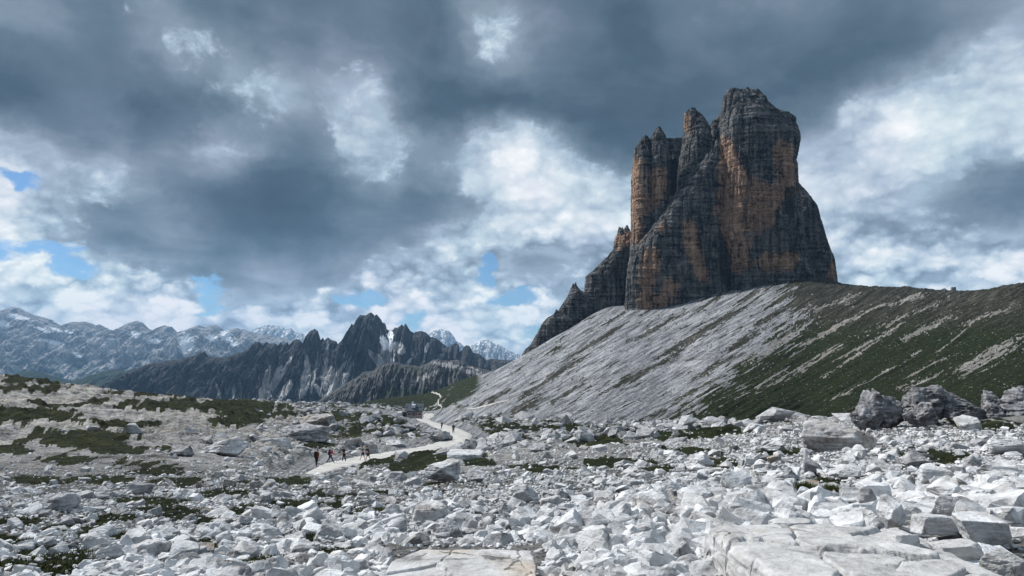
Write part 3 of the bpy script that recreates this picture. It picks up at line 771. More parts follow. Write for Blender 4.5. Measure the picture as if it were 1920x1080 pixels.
peaks = empty('mountain', tuple(float(v) for v in (0.28 * 1000, 1000, 60)))
tag(peaks, 'massive layered rock towers with orange and grey cliffs above the scree', 'mountain', kind='structure')
def PP(name, *a, **k):
    o = pillar(name, *a, **k); o.parent = peaks
    o.matrix_parent_inverse = __import__('mathutils').Matrix.Translation(-peaks.location)
    return o
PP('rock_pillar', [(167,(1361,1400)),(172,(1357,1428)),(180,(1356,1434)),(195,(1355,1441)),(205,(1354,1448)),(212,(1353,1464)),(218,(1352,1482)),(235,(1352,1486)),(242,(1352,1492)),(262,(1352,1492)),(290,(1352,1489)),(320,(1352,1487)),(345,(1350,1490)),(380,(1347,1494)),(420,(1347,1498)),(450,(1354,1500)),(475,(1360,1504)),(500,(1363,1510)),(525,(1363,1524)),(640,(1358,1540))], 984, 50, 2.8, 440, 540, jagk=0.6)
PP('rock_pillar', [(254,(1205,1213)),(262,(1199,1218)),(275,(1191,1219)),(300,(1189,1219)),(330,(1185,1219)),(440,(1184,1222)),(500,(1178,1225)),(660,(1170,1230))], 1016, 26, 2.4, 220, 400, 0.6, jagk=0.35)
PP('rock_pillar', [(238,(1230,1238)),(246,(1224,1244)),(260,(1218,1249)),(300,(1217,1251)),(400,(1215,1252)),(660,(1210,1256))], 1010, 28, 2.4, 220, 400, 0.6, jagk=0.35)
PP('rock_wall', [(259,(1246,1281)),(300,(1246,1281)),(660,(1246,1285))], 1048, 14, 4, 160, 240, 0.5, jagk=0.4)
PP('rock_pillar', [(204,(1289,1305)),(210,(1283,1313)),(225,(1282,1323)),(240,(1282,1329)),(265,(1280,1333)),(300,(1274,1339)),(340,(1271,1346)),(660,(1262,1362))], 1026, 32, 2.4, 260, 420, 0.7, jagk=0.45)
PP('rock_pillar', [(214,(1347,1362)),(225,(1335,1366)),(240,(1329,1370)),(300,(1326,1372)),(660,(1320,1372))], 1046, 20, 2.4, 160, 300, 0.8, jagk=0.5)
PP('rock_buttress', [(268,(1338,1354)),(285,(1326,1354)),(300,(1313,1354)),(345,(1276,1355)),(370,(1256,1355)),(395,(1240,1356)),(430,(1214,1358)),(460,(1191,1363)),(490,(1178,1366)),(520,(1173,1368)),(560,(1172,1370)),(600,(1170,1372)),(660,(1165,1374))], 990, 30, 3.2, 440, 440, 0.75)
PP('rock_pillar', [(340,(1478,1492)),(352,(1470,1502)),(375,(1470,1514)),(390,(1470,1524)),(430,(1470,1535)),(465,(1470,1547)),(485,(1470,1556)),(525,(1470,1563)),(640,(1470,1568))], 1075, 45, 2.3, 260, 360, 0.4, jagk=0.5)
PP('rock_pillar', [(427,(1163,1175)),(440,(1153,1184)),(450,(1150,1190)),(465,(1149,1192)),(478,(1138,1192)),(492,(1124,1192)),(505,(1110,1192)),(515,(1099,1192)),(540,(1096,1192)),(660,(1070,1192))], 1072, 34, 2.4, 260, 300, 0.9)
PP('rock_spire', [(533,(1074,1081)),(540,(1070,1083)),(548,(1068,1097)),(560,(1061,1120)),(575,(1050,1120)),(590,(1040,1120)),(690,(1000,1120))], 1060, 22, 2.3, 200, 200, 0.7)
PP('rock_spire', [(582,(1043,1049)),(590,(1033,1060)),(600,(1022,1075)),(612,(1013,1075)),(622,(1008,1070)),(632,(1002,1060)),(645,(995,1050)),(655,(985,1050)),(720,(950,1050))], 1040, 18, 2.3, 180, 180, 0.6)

# ---------------------------------------------------------------- far ranges
def mat_range(name, lo, mid, hi, forest=None, sc=0.012, bump_d=14):
    m = MT(name, 0.95, 0.05)
    sn, fn, fo = m.attr('snow'), m.attr('fan'), m.attr('forest')
    a = m.math('ADD', m.math('MULTIPLY', m.noise(sc, 7, 0.65), 0.5), m.math('MULTIPLY', m.noise(sc * 4, 6, 0.65, 0.2, m.map(m.P, (1, 1, 0.25))), 0.5))
    col = m.ramp(a, [(0.40, lo), (0.50, mid), (0.60, hi)])
    col = m.mix(fo, col, m.ramp(a, [(0.42, (0.012, 0.022, 0.014)), (0.56, (0.035, 0.055, 0.030))]))
    col = m.mix(fn, col, m.ramp(a, [(0.4, (0.24, 0.24, 0.25)), (0.6, (0.50, 0.49, 0.48))]))
    col = m.mix(sn, col, (0.80, 0.82, 0.85))
    return m.done(col, m.bump(a, bump_d, 0.8))
def far_range(name, sil, D, W, zbase_py, mat, label, jag=1.5, rib=0.10, ribw=26, nx=None, ns=130, pw=0.8, seed=1.0, masks=None, valley=1.0):
    sil = np.array(sil, float)
    nx = nx or int((sil[-1, 0] - sil[0, 0]) * 1.4)
    px = np.linspace(sil[0, 0], sil[-1, 0], nx)
    pt = np.interp(px, sil[:, 0], sil[:, 1])
    pt = pt - jag * (ridged(px / 6.0, seed, 0.5, 3) - 0.2) - jag * 0.7 * perlin(px / 2.1, seed + 4, 0.0)
    u, tt = uv_of(px, pt); _, tb = uv_of(px, zbase_py + 0 * px)
    s = np.linspace(0, 1, ns)[:, None]
    zt = (tt * D)[None, :]; zb = (tb * (D - W))[None, :]
    sc = D / F                                       # metres per pixel
    pxx = px[None, :] + 0 * s
    rn = ridged(pxx / ribw + 0.35 * fbm(pxx / 20, s * 3, seed, 3), s * 1.1 + seed, seed * 2, 4, 0.55)
    rn2 = fbm(pxx / (ribw * 0.3), s * 6, seed * 3, 4, 0.6)
    prof = s ** pw
    y = D - W * (1 - s) - W * rib * rn * np.sin(np.pi * np.clip(s, 0, 1)) ** 0.6 * 1.4 - W * rib * 0.3 * rn2 * (1 - s ** 6)
    z = zb + (zt - zb) * (prof + 0.05 * rn2 * np.sin(np.pi * s) + 0.10 * (rn - 0.2) * np.sin(np.pi * s))
    x = u[None, :] * D * (0.5 + 0.5 * 1.0) + 0 * y
    x = u[None, :] * (D * 0.5 + y * 0.5)
    # back side
    sb = np.linspace(0, 1, 14)[1:, None]
    yb = D + W * 0.9 * sb; zb2 = zt + (zb - zt) * sb ** 0.9; xb = u[None, :] * D + 0 * yb
    X_ = np.concatenate([x, xb]); Y_ = np.concatenate([y, yb + 0 * xb]); Z_ = np.concatenate([z, zb2])
    n = X_.shape[0]
    ppx, ppy = px_of(X_ / Y_, Z_ / Y_)
    S_ = np.concatenate([s + 0 * x, 1 - sb + 0 * xb]); R_ = np.concatenate([rn, np.zeros_like(xb)]); R2 = np.concatenate([rn2, np.zeros_like(xb)])
    at = dict(snow=np.zeros(X_.shape), fan=np.zeros(X_.shape), forest=np.zeros(X_.shape))
    if masks: masks(at, ppx, ppy, S_, R_, R2)
    o = mesh_obj(name, np.stack([X_, Y_, Z_], -1).reshape(-1, 3), grid_faces(nx, n), mat, attrs=at)
    return tag(o, label, 'mountains', kind='structure')
def blobs(ppx, ppy, lst, nz):
    m = np.zeros(ppx.shape)
    for (cx, cy, rx, ry, rot) in lst:
        c, s = math.cos(math.radians(rot)), math.sin(math.radians(rot))
        dx = ppx - cx; dy = ppy - cy
        a = (dx * c + dy * s) / rx; b = (-dx * s + dy * c) / ry
        m = np.maximum(m, np.exp(-0.7 * (a * a + b * b)))
    return sstep(m + nz, 0.42, 0.58) * (m > 0.04)

FAR = [(-700,640),(-300,600),(-60,592),(0,586),(10,581),(25,577),(37,577),(50,586),(65,591),(82,596),(97,600),(105,606),(120,614),(125,609),(140,604),(160,604),(175,608),(182,611),(187,609),(197,614),(210,620),(220,620),(232,614),(245,606),(257,602),(267,605),(277,615),(287,621),(300,614),(310,611),(322,613),(325,620),(332,624),(345,621),(360,615),(375,611),(387,615),(395,611),(405,610),(412,614),(422,621),(430,619),(445,616),(457,618),(467,622),(480,626),(520,632),(560,640),(620,650),(700,660),(1000,690)]
def far_masks(at, px, py, S, R, R2):
    nz = fbm(px / 6, py / 4, 2.0, 4, 0.65)
    at['snow'][:] = blobs(px, py, [(5,607,14,6,20),(38,596,24,4,8),(22,590,10,3,0),(80,618,16,3,20),(105,618,12,3,20),(100,642,22,4,15),(128,622,10,2.5,10),(255,628,9,6,10),(210,636,8,2,0),(290,640,14,5,0),(350,642,16,16,60),(398,634,12,6,10),(425,630,10,13,-50),(345,655,6,10,0),(440,645,8,4,0),(145,665,10,4,30)], nz * 0.9) * 0.9
    at['fan'][:] = blobs(px, py, [(120,690,8,30,-30),(148,708,16,3,25),(100,650,60,8,15),(180,670,10,12,0),(250,660,16,7,0),(215,685,10,6,0),(190,640,50,8,8),(180,690,20,4,-20)], nz * 1.1) * 0.7
    low = sstep(py + 14 * nz, 655, 690)
    at['forest'][:] = low * sstep(fbm(px / 18, py / 9, 5.0, 4) + 0.10, 0.0, 0.25) * (1 - at['fan'])
M_FAR = mat_range('distant_limestone', (0.085, 0.085, 0.09), (0.21, 0.21, 0.215), (0.46, 0.455, 0.45), sc=0.0045, bump_d=90)
FARTHER = [(440,645),(470,626),(480,617),(492,611),(505,609),(518,611),(530,614),(537,618),(545,615),(555,624),(567,626),(579,627),(600,640),(640,655),(700,668)]
FARR = [(780,650),(795,632),(804,625),(815,620),(827,617),(842,621),(850,630),(856,640),(864,644),(870,650),(880,648),(890,646),(900,640),(905,638),(917,638),(925,644),(932,645),(940,649),(952,657),(960,660),(980,667),(1010,672),(1060,680)]
def snow2(at, px, py, S, R, R2):
    nz = fbm(px / 5, py / 4, 7.0, 4, 0.65)
    at['snow'][:] = sstep(nz + 0.25 * S, 0.30, 0.36) * sstep(S, 0.45, 0.6) * 0.85
far_range('mountain', FARTHER, 21000, 3000, 720, M_FAR, 'snow-streaked pale massif fading into the haze behind the jagged peaks', 1.2, 0.10, 22, ns=90, seed=3.0, masks=snow2)
far_range('mountain', FARR, 19000, 3000, 720, M_FAR, 'two faint blue summits on the horizon left of the scree slope', 1.0, 0.10, 22, ns=90, seed=4.0, masks=snow2)
far_range('mountain', FAR, 13500, 3600, 722, M_FAR, 'long blue-grey mountain chain with snow patches on the left horizon', 1.6, 0.12, 34, ns=200, seed=2.0, masks=far_masks, pw=1.0)

HILL = [(-700,700),(-200,712),(-60,705),(0,704),(18,705),(37,699),(55,695),(70,696),(85,702),(100,711),(115,717),(130,717),(150,712),(175,704),(195,697),(205,694),(217,692),(235,696),(255,690),(280,705),(400,730),(600,745)]
M_HILL = mat_range('dark_forest_hillside', (0.012, 0.02, 0.014), (0.024, 0.038, 0.024), (0.05, 0.06, 0.045), sc=0.02, bump_d=25)
far_range('hills', HILL, 7000, 1500, 755, M_HILL, 'low dark wooded hills in front of the blue mountain chain', 0.5, 0.08, 40, ns=90, seed=5.0, pw=0.8)

CAD = [(180,737),(200,727),(220,712),(238,700),(255,693),(275,684),(292,680),(305,678),(317,676),(337,675),(347,670),(362,669),(370,663),(376,660),(384,660),(390,669),(410,671),(425,669),(435,666),(446,661),(453,661),(465,655),(475,648),(480,642),(487,641),(494,650),(500,642),(507,646),(513,645),(517,644),(521,650),(527,642),(531,647),(535,644),(539,641),(542,648),(548,645),(552,638),(557,636),(564,640),(571,650),(576,640),(581,622),(585,619),(590,617),(596,621),(600,640),(603,638),(606,633),(608,639),(611,636),(615,633),(620,637),(625,639),(630,640),(634,646),(642,637),(648,629),(652,622),(656,614),(660,607),(664,613),(667,604),(669,599),(672,594),(676,591),(685,592),(690,589),(696,586),(700,589),(702,592),(706,590),(710,594),(714,599),(717,605),(722,607),(724,612),(725,618),(729,620),(732,617),(735,620),(740,615),(746,614),(750,612),(754,608),(756,612),(761,606),(764,612),(767,618),(771,622),(776,624),(783,622),(790,621),(796,623),(800,625),(807,632),(816,634),(825,640),(831,645),(837,650),(842,651),(848,647),(853,644),(859,645),(861,650),(862,660),(866,657),(870,651),(874,648),(880,649),(884,656),(887,661),(900,665),(906,670),(912,676),(920,673),(935,675),(950,675),(990,680),(1040,690)]
CAD_FANS = [(498,720,6,34,12),(515,712,5,30,25),(530,700,4,40,30),(575,690,5,24,0),(572,715,9,34,12),(590,700,3,40,10),(612,680,3,44,4),(616,712,14,24,14),(634,700,4,30,35),(628,725,6,34,40),(654,700,4,24,20),(535,732,8,24,35),(497,738,12,16,10),(640,715,10,20,40),
            (700,668,5,14,-35),(710,676,10,14,-30),(728,660,13,26,-10),(748,652,10,14,-40),(762,684,3,16,35),(800,652,3,10,20),(410,735,3,18,-15),(438,735,3,14,5),(600,735,5,20,-30)]
CAD_SNOW = [(720,638,7,9,-20),(732,630,6,12,0),(730,648,8,10,0),(736,674,4,4,-50),(722,650,4,8,0)]
def cad_masks(at, px, py, S, R, R2):
    nz = fbm(px / 5, py / 9, 2.0, 4, 0.6)
    at['fan'][:] = blobs(px, py, CAD_FANS, nz * 0.35)
    at['snow'][:] = blobs(px, py, CAD_SNOW, nz * 0.9)
M_CAD = mat_range('dark_jagged_dolomite', (0.012, 0.013, 0.016), (0.036, 0.038, 0.043), (0.085, 0.086, 0.090), sc=0.012, bump_d=22)
far_range('mountain', CAD, 4600, 900, 778, M_CAD, 'jagged dark range of rock spires with pale gullies in the middle distance', 1.3, 0.16, 24, nx=1500, ns=300, seed=6.0, masks=cad_masks, pw=0.95)
FRONT = [(590,765),(605,747),(620,738),(635,727),(655,716),(672,706),(685,697),(692,697),(700,695),(705,690),(716,685),(730,680),(742,679),(750,681),(757,684),(775,686),(788,687),(797,683),(812,675),(822,674),(830,676),(842,677),(855,675),(862,676),(870,679),(880,685),(892,688),(905,692),(925,696),(950,702),(1000,715)]
def fr_masks(at, px, py, S, R, R2):
    nz = fbm(px / 8, py / 5, 3.0, 4, 0.6)
    at['fan'][:] = blobs(px, py, [(840,685,30,4,10),(800,705,30,5,-20),(870,694,30,4,25),(900,700,20,4,30)], nz * 0.8) * 0.55
    at['forest'][:] = blobs(px, py, [(780,692,26,4,10),(745,690,16,4,10),(760,735,60,8,0)], nz * 0.8) * 0.6
M_FR = mat_range('near_dark_cliffs', (0.03, 0.032, 0.035), (0.075, 0.075, 0.078), (0.155, 0.15, 0.145), sc=0.03, bump_d=10)
far_range('mountain', FRONT, 2700, 420, 790, M_FR, 'lower dark cliff band in front of the jagged range, above the hut', 1.2, 0.16, 18, nx=700, ns=200, seed=8.0, masks=fr_masks, pw=0.75)

# ---------------------------------------------------------------- haze
def build_haze():
    x0, x1, y0, y1, z0, z1 = -24000, 24000, -800, 22500, -900, 1450
    v = [(x, y, z) for x in (x0, x1) for y in (y0, y1) for z in (z0, z1)]
    f = [(0, 1, 3, 2), (4, 6, 7, 5), (0, 4, 5, 1), (2, 3, 7, 6), (0, 2, 6, 4), (1, 5, 7, 3)]
    m = bpy.data.materials.new('thin_mountain_air'); m.use_nodes = True
    nt = m.node_tree; nt.nodes.clear()
    o = nt.nodes.new('ShaderNodeOutputMaterial'); p = nt.nodes.new('ShaderNodeVolumePrincipled')
    p.inputs['Color'].default_value = (0.38, 0.66, 1.0, 1); p.inputs['Density'].default_value = HAZE
    p.inputs['Anisotropy'].default_value = 0.0
    nt.links.new(p.outputs[0], o.inputs['Volume'])
    ob = mesh_obj('haze', v, np.array(f), m, smooth=False)
    tag(ob, 'thin blue mountain haze over the far ranges', 'haze', kind='stuff')
HAZE = 2.7e-5
build_haze()

# ---------------------------------------------------------------- rocks
def mat_rock(name, lo, mid, hi, crack=0.5, sc=1.0, warm=0.25):
    m = MT(name, 0.9, 0.2)
    oi = m.n('ShaderNodeObjectInfo')
    off = m.n('ShaderNodeVectorMath'); off.operation = 'ADD'
    rv = m.n('ShaderNodeCombineXYZ'); m.put(rv.inputs[0], m.math('MULTIPLY', oi.outputs['Random'], 40.0)); m.put(rv.inputs[1], m.math('MULTIPLY', oi.outputs['Random'], 17.0))
    m.put(off.inputs[0], m.P); m.put(off.inputs[1], rv.outputs[0]); P = off.outputs[0]
    tone = m.attr('tone')
    n1 = m.noise(2.2 * sc, 7, 0.66, 0.4, P); n2 = m.noise(9 * sc, 6, 0.65, 0, P); n3 = m.noise(0.7 * sc, 4, 0.5, 0, P)
    bed = m.noise(1.6 * sc, 5, 0.6, 0.5, m.map(P, (0.6, 0.6, 5.0), (0.3, 0.2, 0)))
    a = m.math('ADD', m.math('MULTIPLY', n1, 0.45), m.math('ADD', m.math('MULTIPLY', n2, 0.25), m.math('MULTIPLY', bed, 0.30)))
    a = m.math('ADD', a, m.math('MULTIPLY', m.math('SUBTRACT', tone, 0.5), 0.10))
    col = m.ramp(a, [(0.36, lo), (0.46, mid), (0.60, hi)])
    w = m.ss(n3, 0.52, 0.70)
    col = m.mix(m.math('MULTIPLY', w, warm), col, m.mix(1.0, col, (1.0, 0.84, 0.68), 'MULTIPLY'))
    ck = m.vor(0.9 * sc, 'DISTANCE_TO_EDGE', m.map(P, (1, 1, 1.6), (0.4, 0.3, 0.2)))
    n4 = m.math('MULTIPLY', m.math('SUBTRACT', n1, 0.5), 0.25)
    ckm = m.ss(m.math('ADD', ck, n4), 0.0, 0.012, 1.0, 0.0)
    ckm = m.math('MULTIPLY', ckm, m.ss(n3, 0.45, 0.6))
    col = m.mix(m.math('MULTIPLY', ckm, crack), col, (0.05, 0.048, 0.045))
    h = m.math('SUBTRACT', a, m.math('MULTIPLY', ckm, 0.25 * crack))
    return m.done(col, m.bump(h, 0.16 / sc, 0.8))
M_ROCK = mat_rock('pale_limestone', (0.12, 0.12, 0.123), (0.42, 0.423, 0.43), (0.72, 0.725, 0.735))
M_ROCKG = mat_rock('weathered_grey_limestone', (0.055, 0.058, 0.065), (0.22, 0.222, 0.232), (0.50, 0.50, 0.51), 0.6, 0.7)
M_CRAG = mat_rock('dark_craggy_limestone', (0.025, 0.027, 0.031), (0.13, 0.132, 0.142), (0.36, 0.36, 0.37), 0.8, 0.9)
M_ROCKM = mat_rock('plain_outcrop_limestone', (0.06, 0.062, 0.066), (0.27, 0.272, 0.28), (0.52, 0.52, 0.53), 0.5, 0.8)
M_ROCKB = mat_rock('brown_stained_limestone', (0.06, 0.05, 0.045), (0.30, 0.28, 0.265), (0.58, 0.58, 0.575), 0.6, 0.8, 0.9)
M_SLAB = mat_rock('smooth_slab_limestone', (0.16, 0.155, 0.15), (0.40, 0.395, 0.39), (0.60, 0.60, 0.60), 0.7, 1.6, 0.7)

_ico = {}
def ico(sub):
    if sub not in _ico:
        bm = bmesh.new(); bmesh.ops.create_icosphere(bm, subdivisions=sub + 1, radius=1.0)
        V = np.array([v.co[:] for v in bm.verts]); Fq = np.array([[v.index for v in f.verts] for f in bm.faces]); bm.free()
        V /= np.linalg.norm(V, axis=1)[:, None]
        _ico[sub] = (V, Fq)
    return _ico[sub]
def rock_shape(seed, sub, npl=13, sharp=26.0, rough=0.05, boxy=0.0):
    r = np.random.RandomState(seed)
    V, Fq = ico(sub)
    k = np.arange(npl) + 0.5
    ph = np.arccos(1 - 2 * k / npl); gl_ = np.pi * (1 + 5 ** 0.5) * k
    Nn = np.stack([np.cos(gl_) * np.sin(ph), np.sin(gl_) * np.sin(ph), np.cos(ph)], 1) + r.normal(size=(npl, 3)) * 0.28
    dd = r.uniform(0.62, 1.0, npl)
    if boxy:
        B = np.array([[1, 0, 0], [-1, 0, 0], [0, 1, 0], [0, -1, 0], [0, 0, 1], [0, 0, -1]], float) + r.normal(size=(6, 3)) * 0.10
        Nn = np.concatenate([B, Nn[: npl // 2]]); dd = np.concatenate([r.uniform(0.62, 0.75, 6), r.uniform(0.88, 1.1, npl // 2)])
    Nn /= np.linalg.norm(Nn, axis=1)[:, None]
    dots = np.clip(V @ Nn.T / dd[None, :], 0.001, None)
    rad = (dots ** sharp).sum(1) ** (-1 / sharp)
    P = V * rad[:, None]
    P /= np.abs(P).max(0)[None, :]                    # fills the box -1..1
    if rough:
        q = P + r.uniform(0, 50, 3)
        d = fbm(q[:, 0] * 1.6, q[:, 1] * 1.6, q[:, 2] * 1.6, 4 if sub > 3 else 2, 0.55) * rough * 2.4
        if sub >= 4:
            d += -np.clip(ridged(q[:, 0] * 1.3, q[:, 1] * 1.3, q[:, 2] * 2.2, 3) - 0.62, 0, 1) * rough * 3.5
            d += perlin(q[:, 0] * 0.6, q[:, 1] * 0.6, q[:, 2] * 9) * rough * 0.35
        P = P + V * d[:, None]
    return P, Fq
def rotz(P, a):
    c, s = math.cos(a), math.sin(a)
    return np.stack([P[:, 0] * c - P[:, 1] * s, P[:, 0] * s + P[:, 1] * c, P[:, 2]], 1)
def rot3(P, r, tilt):
    ax, ay, az_ = r.uniform(-tilt, tilt), r.uniform(-tilt, tilt), r.uniform(0, 6.28)
    c, s = math.cos(ax), math.sin(ax); P = np.stack([P[:, 0], P[:, 1] * c - P[:, 2] * s, P[:, 1] * s + P[:, 2] * c], 1)
    c, s = math.cos(ay), math.sin(ay); P = np.stack([P[:, 0] * c + P[:, 2] * s, P[:, 1], -P[:, 0] * s + P[:, 2] * c], 1)
    return P
LAND = []        # screen boxes of the named boulders: (x, y, short description)
OCC = []
def boulder(box, label, mat=None, seed=1, D=None, depth=0.8, sub=5, npl=12, sharp=38, rough=0.05, boxy=0.0, shear=0.0, land=None, sink=0.12, cat='boulder', tilt=0.0, name='boulder', group=None, plates=0, pd=1.0, topd=0.55):
    x0, y0, x1, y1 = box
    if D is None:
        d, _ = raycast((x0 + x1) / 2, min(y1, 1100)); D = float(d[0])
    u0, t0 = uv_of(x0, y0); u1, t1 = uv_of(x1, y1); um, tm_ = uv_of((x0 + x1) / 2, y1)
    w = float(u1 - u0) * D / 2; h = float(t0 - t1) * D / 2
    dp = max(w * depth, h * 0.5)
    P, Fq = rock_shape(seed, sub, npl, sharp, rough, boxy)
    if plates:
        r = np.random.RandomState(seed + 5)
        q = P * np.array([w, dp, h]) / max(w, dp); nz_ = fbm(q[:, 0] * 4, q[:, 1] * 4, q[:, 2] * 4, 4) * 0.10
        C = np.stack([r.uniform(-1, 1, plates), r.uniform(-1, 1, plates), r.uniform(-.3, .3, plates)], 1)
        ds = np.linalg.norm((q + nz_[:, None])[:, None, :2] * np.array([1, 0.8]) - C[None, :, :2] * np.array([1, 0.8]), axis=2)
        o_ = np.argsort(ds, axis=1); i0 = o_[:, 0]; f1 = np.take_along_axis(ds, o_[:, :1], 1)[:, 0]; f2 = np.take_along_axis(ds, o_[:, 1:2], 1)[:, 0]
        hh = r.uniform(-0.10, 0.10, plates)[i0]; e_ = f2 - f1
        P[:, 2] += (hh * sstep(e_, 0, 0.012) - 0.16 * (1 - sstep(e_, 0.0, 0.022))) * sstep(P[:, 2], -0.2, 0.3) * pd
    if tilt:
        c, s = math.cos(tilt), math.sin(tilt)
        P = np.stack([P[:, 0] * c - P[:, 2] * s, P[:, 1], P[:, 0] * s + P[:, 2] * c], 1); P /= np.abs(P).max(0)[None, :]
    h2 = h * (1 + sink)
    V = P * np.array([w, dp, h2])[None, :]
    V[:, 0] += shear * V[:, 2]
    cx = float((u0 + u1) / 2) * (D + dp * 0.3); cy = D + dp * 0.75
    # keep the upper edge at its screen height although the top lies further back
    ztop = float(t0) * (D + dp * topd); zc = ztop - h2
    tone = np.full(len(V), 0.5)
    o = mesh_obj(name, V, Fq, mat or M_ROCK, attrs=dict(tone=tone))
    o.location = (cx, cy, zc)
    tag(o, label, cat, group)
    OCC.append((cx, cy, max(w, dp) * 0.8, box))
    if land: LAND.append(((x0 + x1) / 2, (y0 + y1) / 2, land, box))
    return o

B = boulder
# outcrop on the right
B((1606,728,1704,812), 'tall grey crag, leftmost rock of the outcrop below the dark grassy slope', M_CRAG, 11, D=46, rough=0.13, npl=16, land='outcrop crag', cat='crag', name='crag', depth=1.0)
B((1640,736,1712,800), 'short grey crag shoulder wedged between the two biggest outcrop rocks', M_CRAG, 12, D=47.5, rough=0.13, cat='crag', name='crag')
B((1688,720,1800,800), 'biggest rounded grey rock in the middle of the outcrop', M_CRAG, 13, D=46, rough=0.13, npl=18, land='big outcrop rock', cat='crag', name='crag', shear=0.15)
B((1765,730,1848,798), 'low grey rock sloping right behind the big outcrop rock', M_CRAG, 14, D=47, rough=0.13, shear=-0.4, cat='crag', name='crag')
B((1840,730,1892,782), 'knobbly grey rock standing apart between outcrop and frame edge', M_CRAG, 15, D=46, rough=0.13, land='knobbly outcrop rock', cat='crag', name='crag')
B((1875,723,1990,790), 'large grey rock cut off by the right edge of the photo', M_CRAG, 16, D=45, rough=0.13, cat='crag', name='crag')
B((1600,760,1668,812), 'low dark crag foot at the left base of the tall outcrop crag', M_CRAG, 17, D=45, rough=0.13, cat='crag', name='crag')
B((1700,752,1780,806), 'jagged grey block at the foot of the biggest outcrop rock', M_CRAG, 18, D=44, rough=0.13, cat='crag', name='crag', npl=15)
B((1776,748,1850,796), 'rough grey ledge right of the jagged outcrop foot block', M_CRAG, 19, D=45, rough=0.13, cat='crag', name='crag', shear=-0.5)
B((1838,752,1905,796), 'squat dark rock below the knobbly outcrop rock', M_CRAG, 20, D=44.5, rough=0.12, cat='crag', name='crag')
# named boulders
B((1495,786,1665,874), 'huge white boulder with brown-stained overhanging front, below the outcrop', M_ROCKB, 21, D=33, rough=0.05, npl=12, shear=-0.35, land='brown-fronted boulder', depth=0.7)
B((1500,855,1556,893), 'slanted striped slab leaning below the brown-fronted boulder', M_ROCKG, 22, rough=0.04, npl=9, shear=-0.7, land='leaning striped slab')
B((1355,885,1420,928), 'smooth cream dome-shaped boulder in the middle of the right scree', M_ROCK, 23, rough=0.025, npl=10, land='cream dome boulder')
B((1694,845,1758,882), 'flat-topped rock with dark undercut shadow below the outcrop', M_ROCKG, 24, rough=0.05, land='undercut rock')
B((500,795,612,836), 'broad grey fractured rock mass left of the trail hikers', M_ROCKG, 31, rough=0.09, npl=15, land='broad rock mass')
B((560,766,628,812), 'brownish pyramid-shaped rock behind the broad rock mass', M_ROCKB, 32, rough=0.07, npl=11)
B((372,817,462,863), 'bright slanted boulder with dark lower side on the left plain', M_ROCK, 33, rough=0.05, npl=11, shear=0.35, land='bright slanted boulder')
B((488,820,543,852), 'angular block with dark right face beside the broad rock mass', M_ROCK, 34, rough=0.04, npl=10, boxy=0.5, land='angular block')
B((318,835,362,862), 'pointed grey boulder left of the bright slanted boulder', M_ROCKG, 35, rough=0.05)
B((406,806,440,826), 'dark knobbly rock behind the bright slanted boulder', M_ROCKG, 36, rough=0.09, sub=4)
B((655,842,674,857), 'small round white boulder beside the trail behind the hikers', M_ROCK, 37, rough=0.03, sub=4, land='round white boulder')
B((684,830,709,853), 'upright grey stone standing beside the trail behind two hikers', M_ROCKG, 38, rough=0.04, boxy=0.6, sub=4)
B((786,862,868,904), 'long slanted boulder with dark left hollow in front of the trail', M_ROCK, 41, rough=0.05, npl=10, shear=0.5, land='long slanted boulder')
B((833,866,862,890), 'pale cube-like stone on top of the long slanted boulder', M_ROCK, 42, rough=0.04, boxy=0.7, sub=4)
B((866,878,912,906), 'pale angular boulder right of the long slanted boulder', M_ROCK, 43, rough=0.04, npl=10)
B((720,885,763,907), 'grey wedge boulder left of the long slanted boulder', M_ROCKG, 44, rough=0.05)
B((838,845,905,870), 'flat slab of pale rock with vertical front above the grassy hollow', M_ROCK, 45, rough=0.05, boxy=0.7)
B((750,905,760,915), 'tiny white stone below the grey wedge boulder', M_ROCK, 46, sub=3)
B((790,802,846,830), 'rough grey outcrop beside the bend of the trail', M_ROCKG, 47, rough=0.1, shear=-0.5, land='rough trailside outcrop')
B((722,822,760,840), 'pale knobbly boulder on the grass left of the trail bend', M_ROCK, 48, rough=0.07, sub=4)
B((990,832,1045,855), 'low cracked pale outcrop right of the trail bend', M_ROCKG, 49, rough=0.09)
B((1058,845,1085,866), 'pale boulder at the edge of the dark grass patches', M_ROCK, 50, rough=0.06, sub=4)
B((762,943,848,988), 'wide white boulder with a shaded brown lower face behind the flat slab', M_ROCKB, 51, D=12.6, rough=0.06, npl=13, land='wide white boulder')
B((812,978,874,1026), 'dark rough pitted boulder touching the back of the flat slab', M_ROCKG, 52, D=10.6, rough=0.10, land='pitted dark boulder')
B((863,968,902,998), 'white flat-faced stone right of the pitted dark boulder', M_ROCK, 53, D=11.2, rough=0.03, sub=4)
B((872,922,912,946), 'grey rounded stone with dark hollows uphill of the wide white boulder', M_ROCKG, 54, rough=0.06, sub=4)
B((945,905,1010,945), 'heap-like pale boulder in the middle of the scree field', M_ROCK, 55, rough=0.07, land='central heap boulder')
B((1000,950,1044,984), 'pointed white stone near the centre front', M_ROCK, 56, rough=0.04, npl=9, sub=4, shear=0.3)
B((1008,985,1082,1052), 'bulky boulder with brown stain on the slab right end', M_ROCKB, 57, D=9.2, rough=0.05, npl=12, land='brown-stained block')
B((1036,958,1112,1012), 'big smooth-backed white boulder behind the brown-stained block', M_ROCK, 58, D=10.6, rough=0.035, npl=10, land='smooth-backed boulder')
B((1074,998,1148,1070), 'large white kite-shaped block at the bottom centre', M_ROCK, 59, D=8.3, rough=0.03, npl=9, tilt=0.5, land='kite-shaped block')
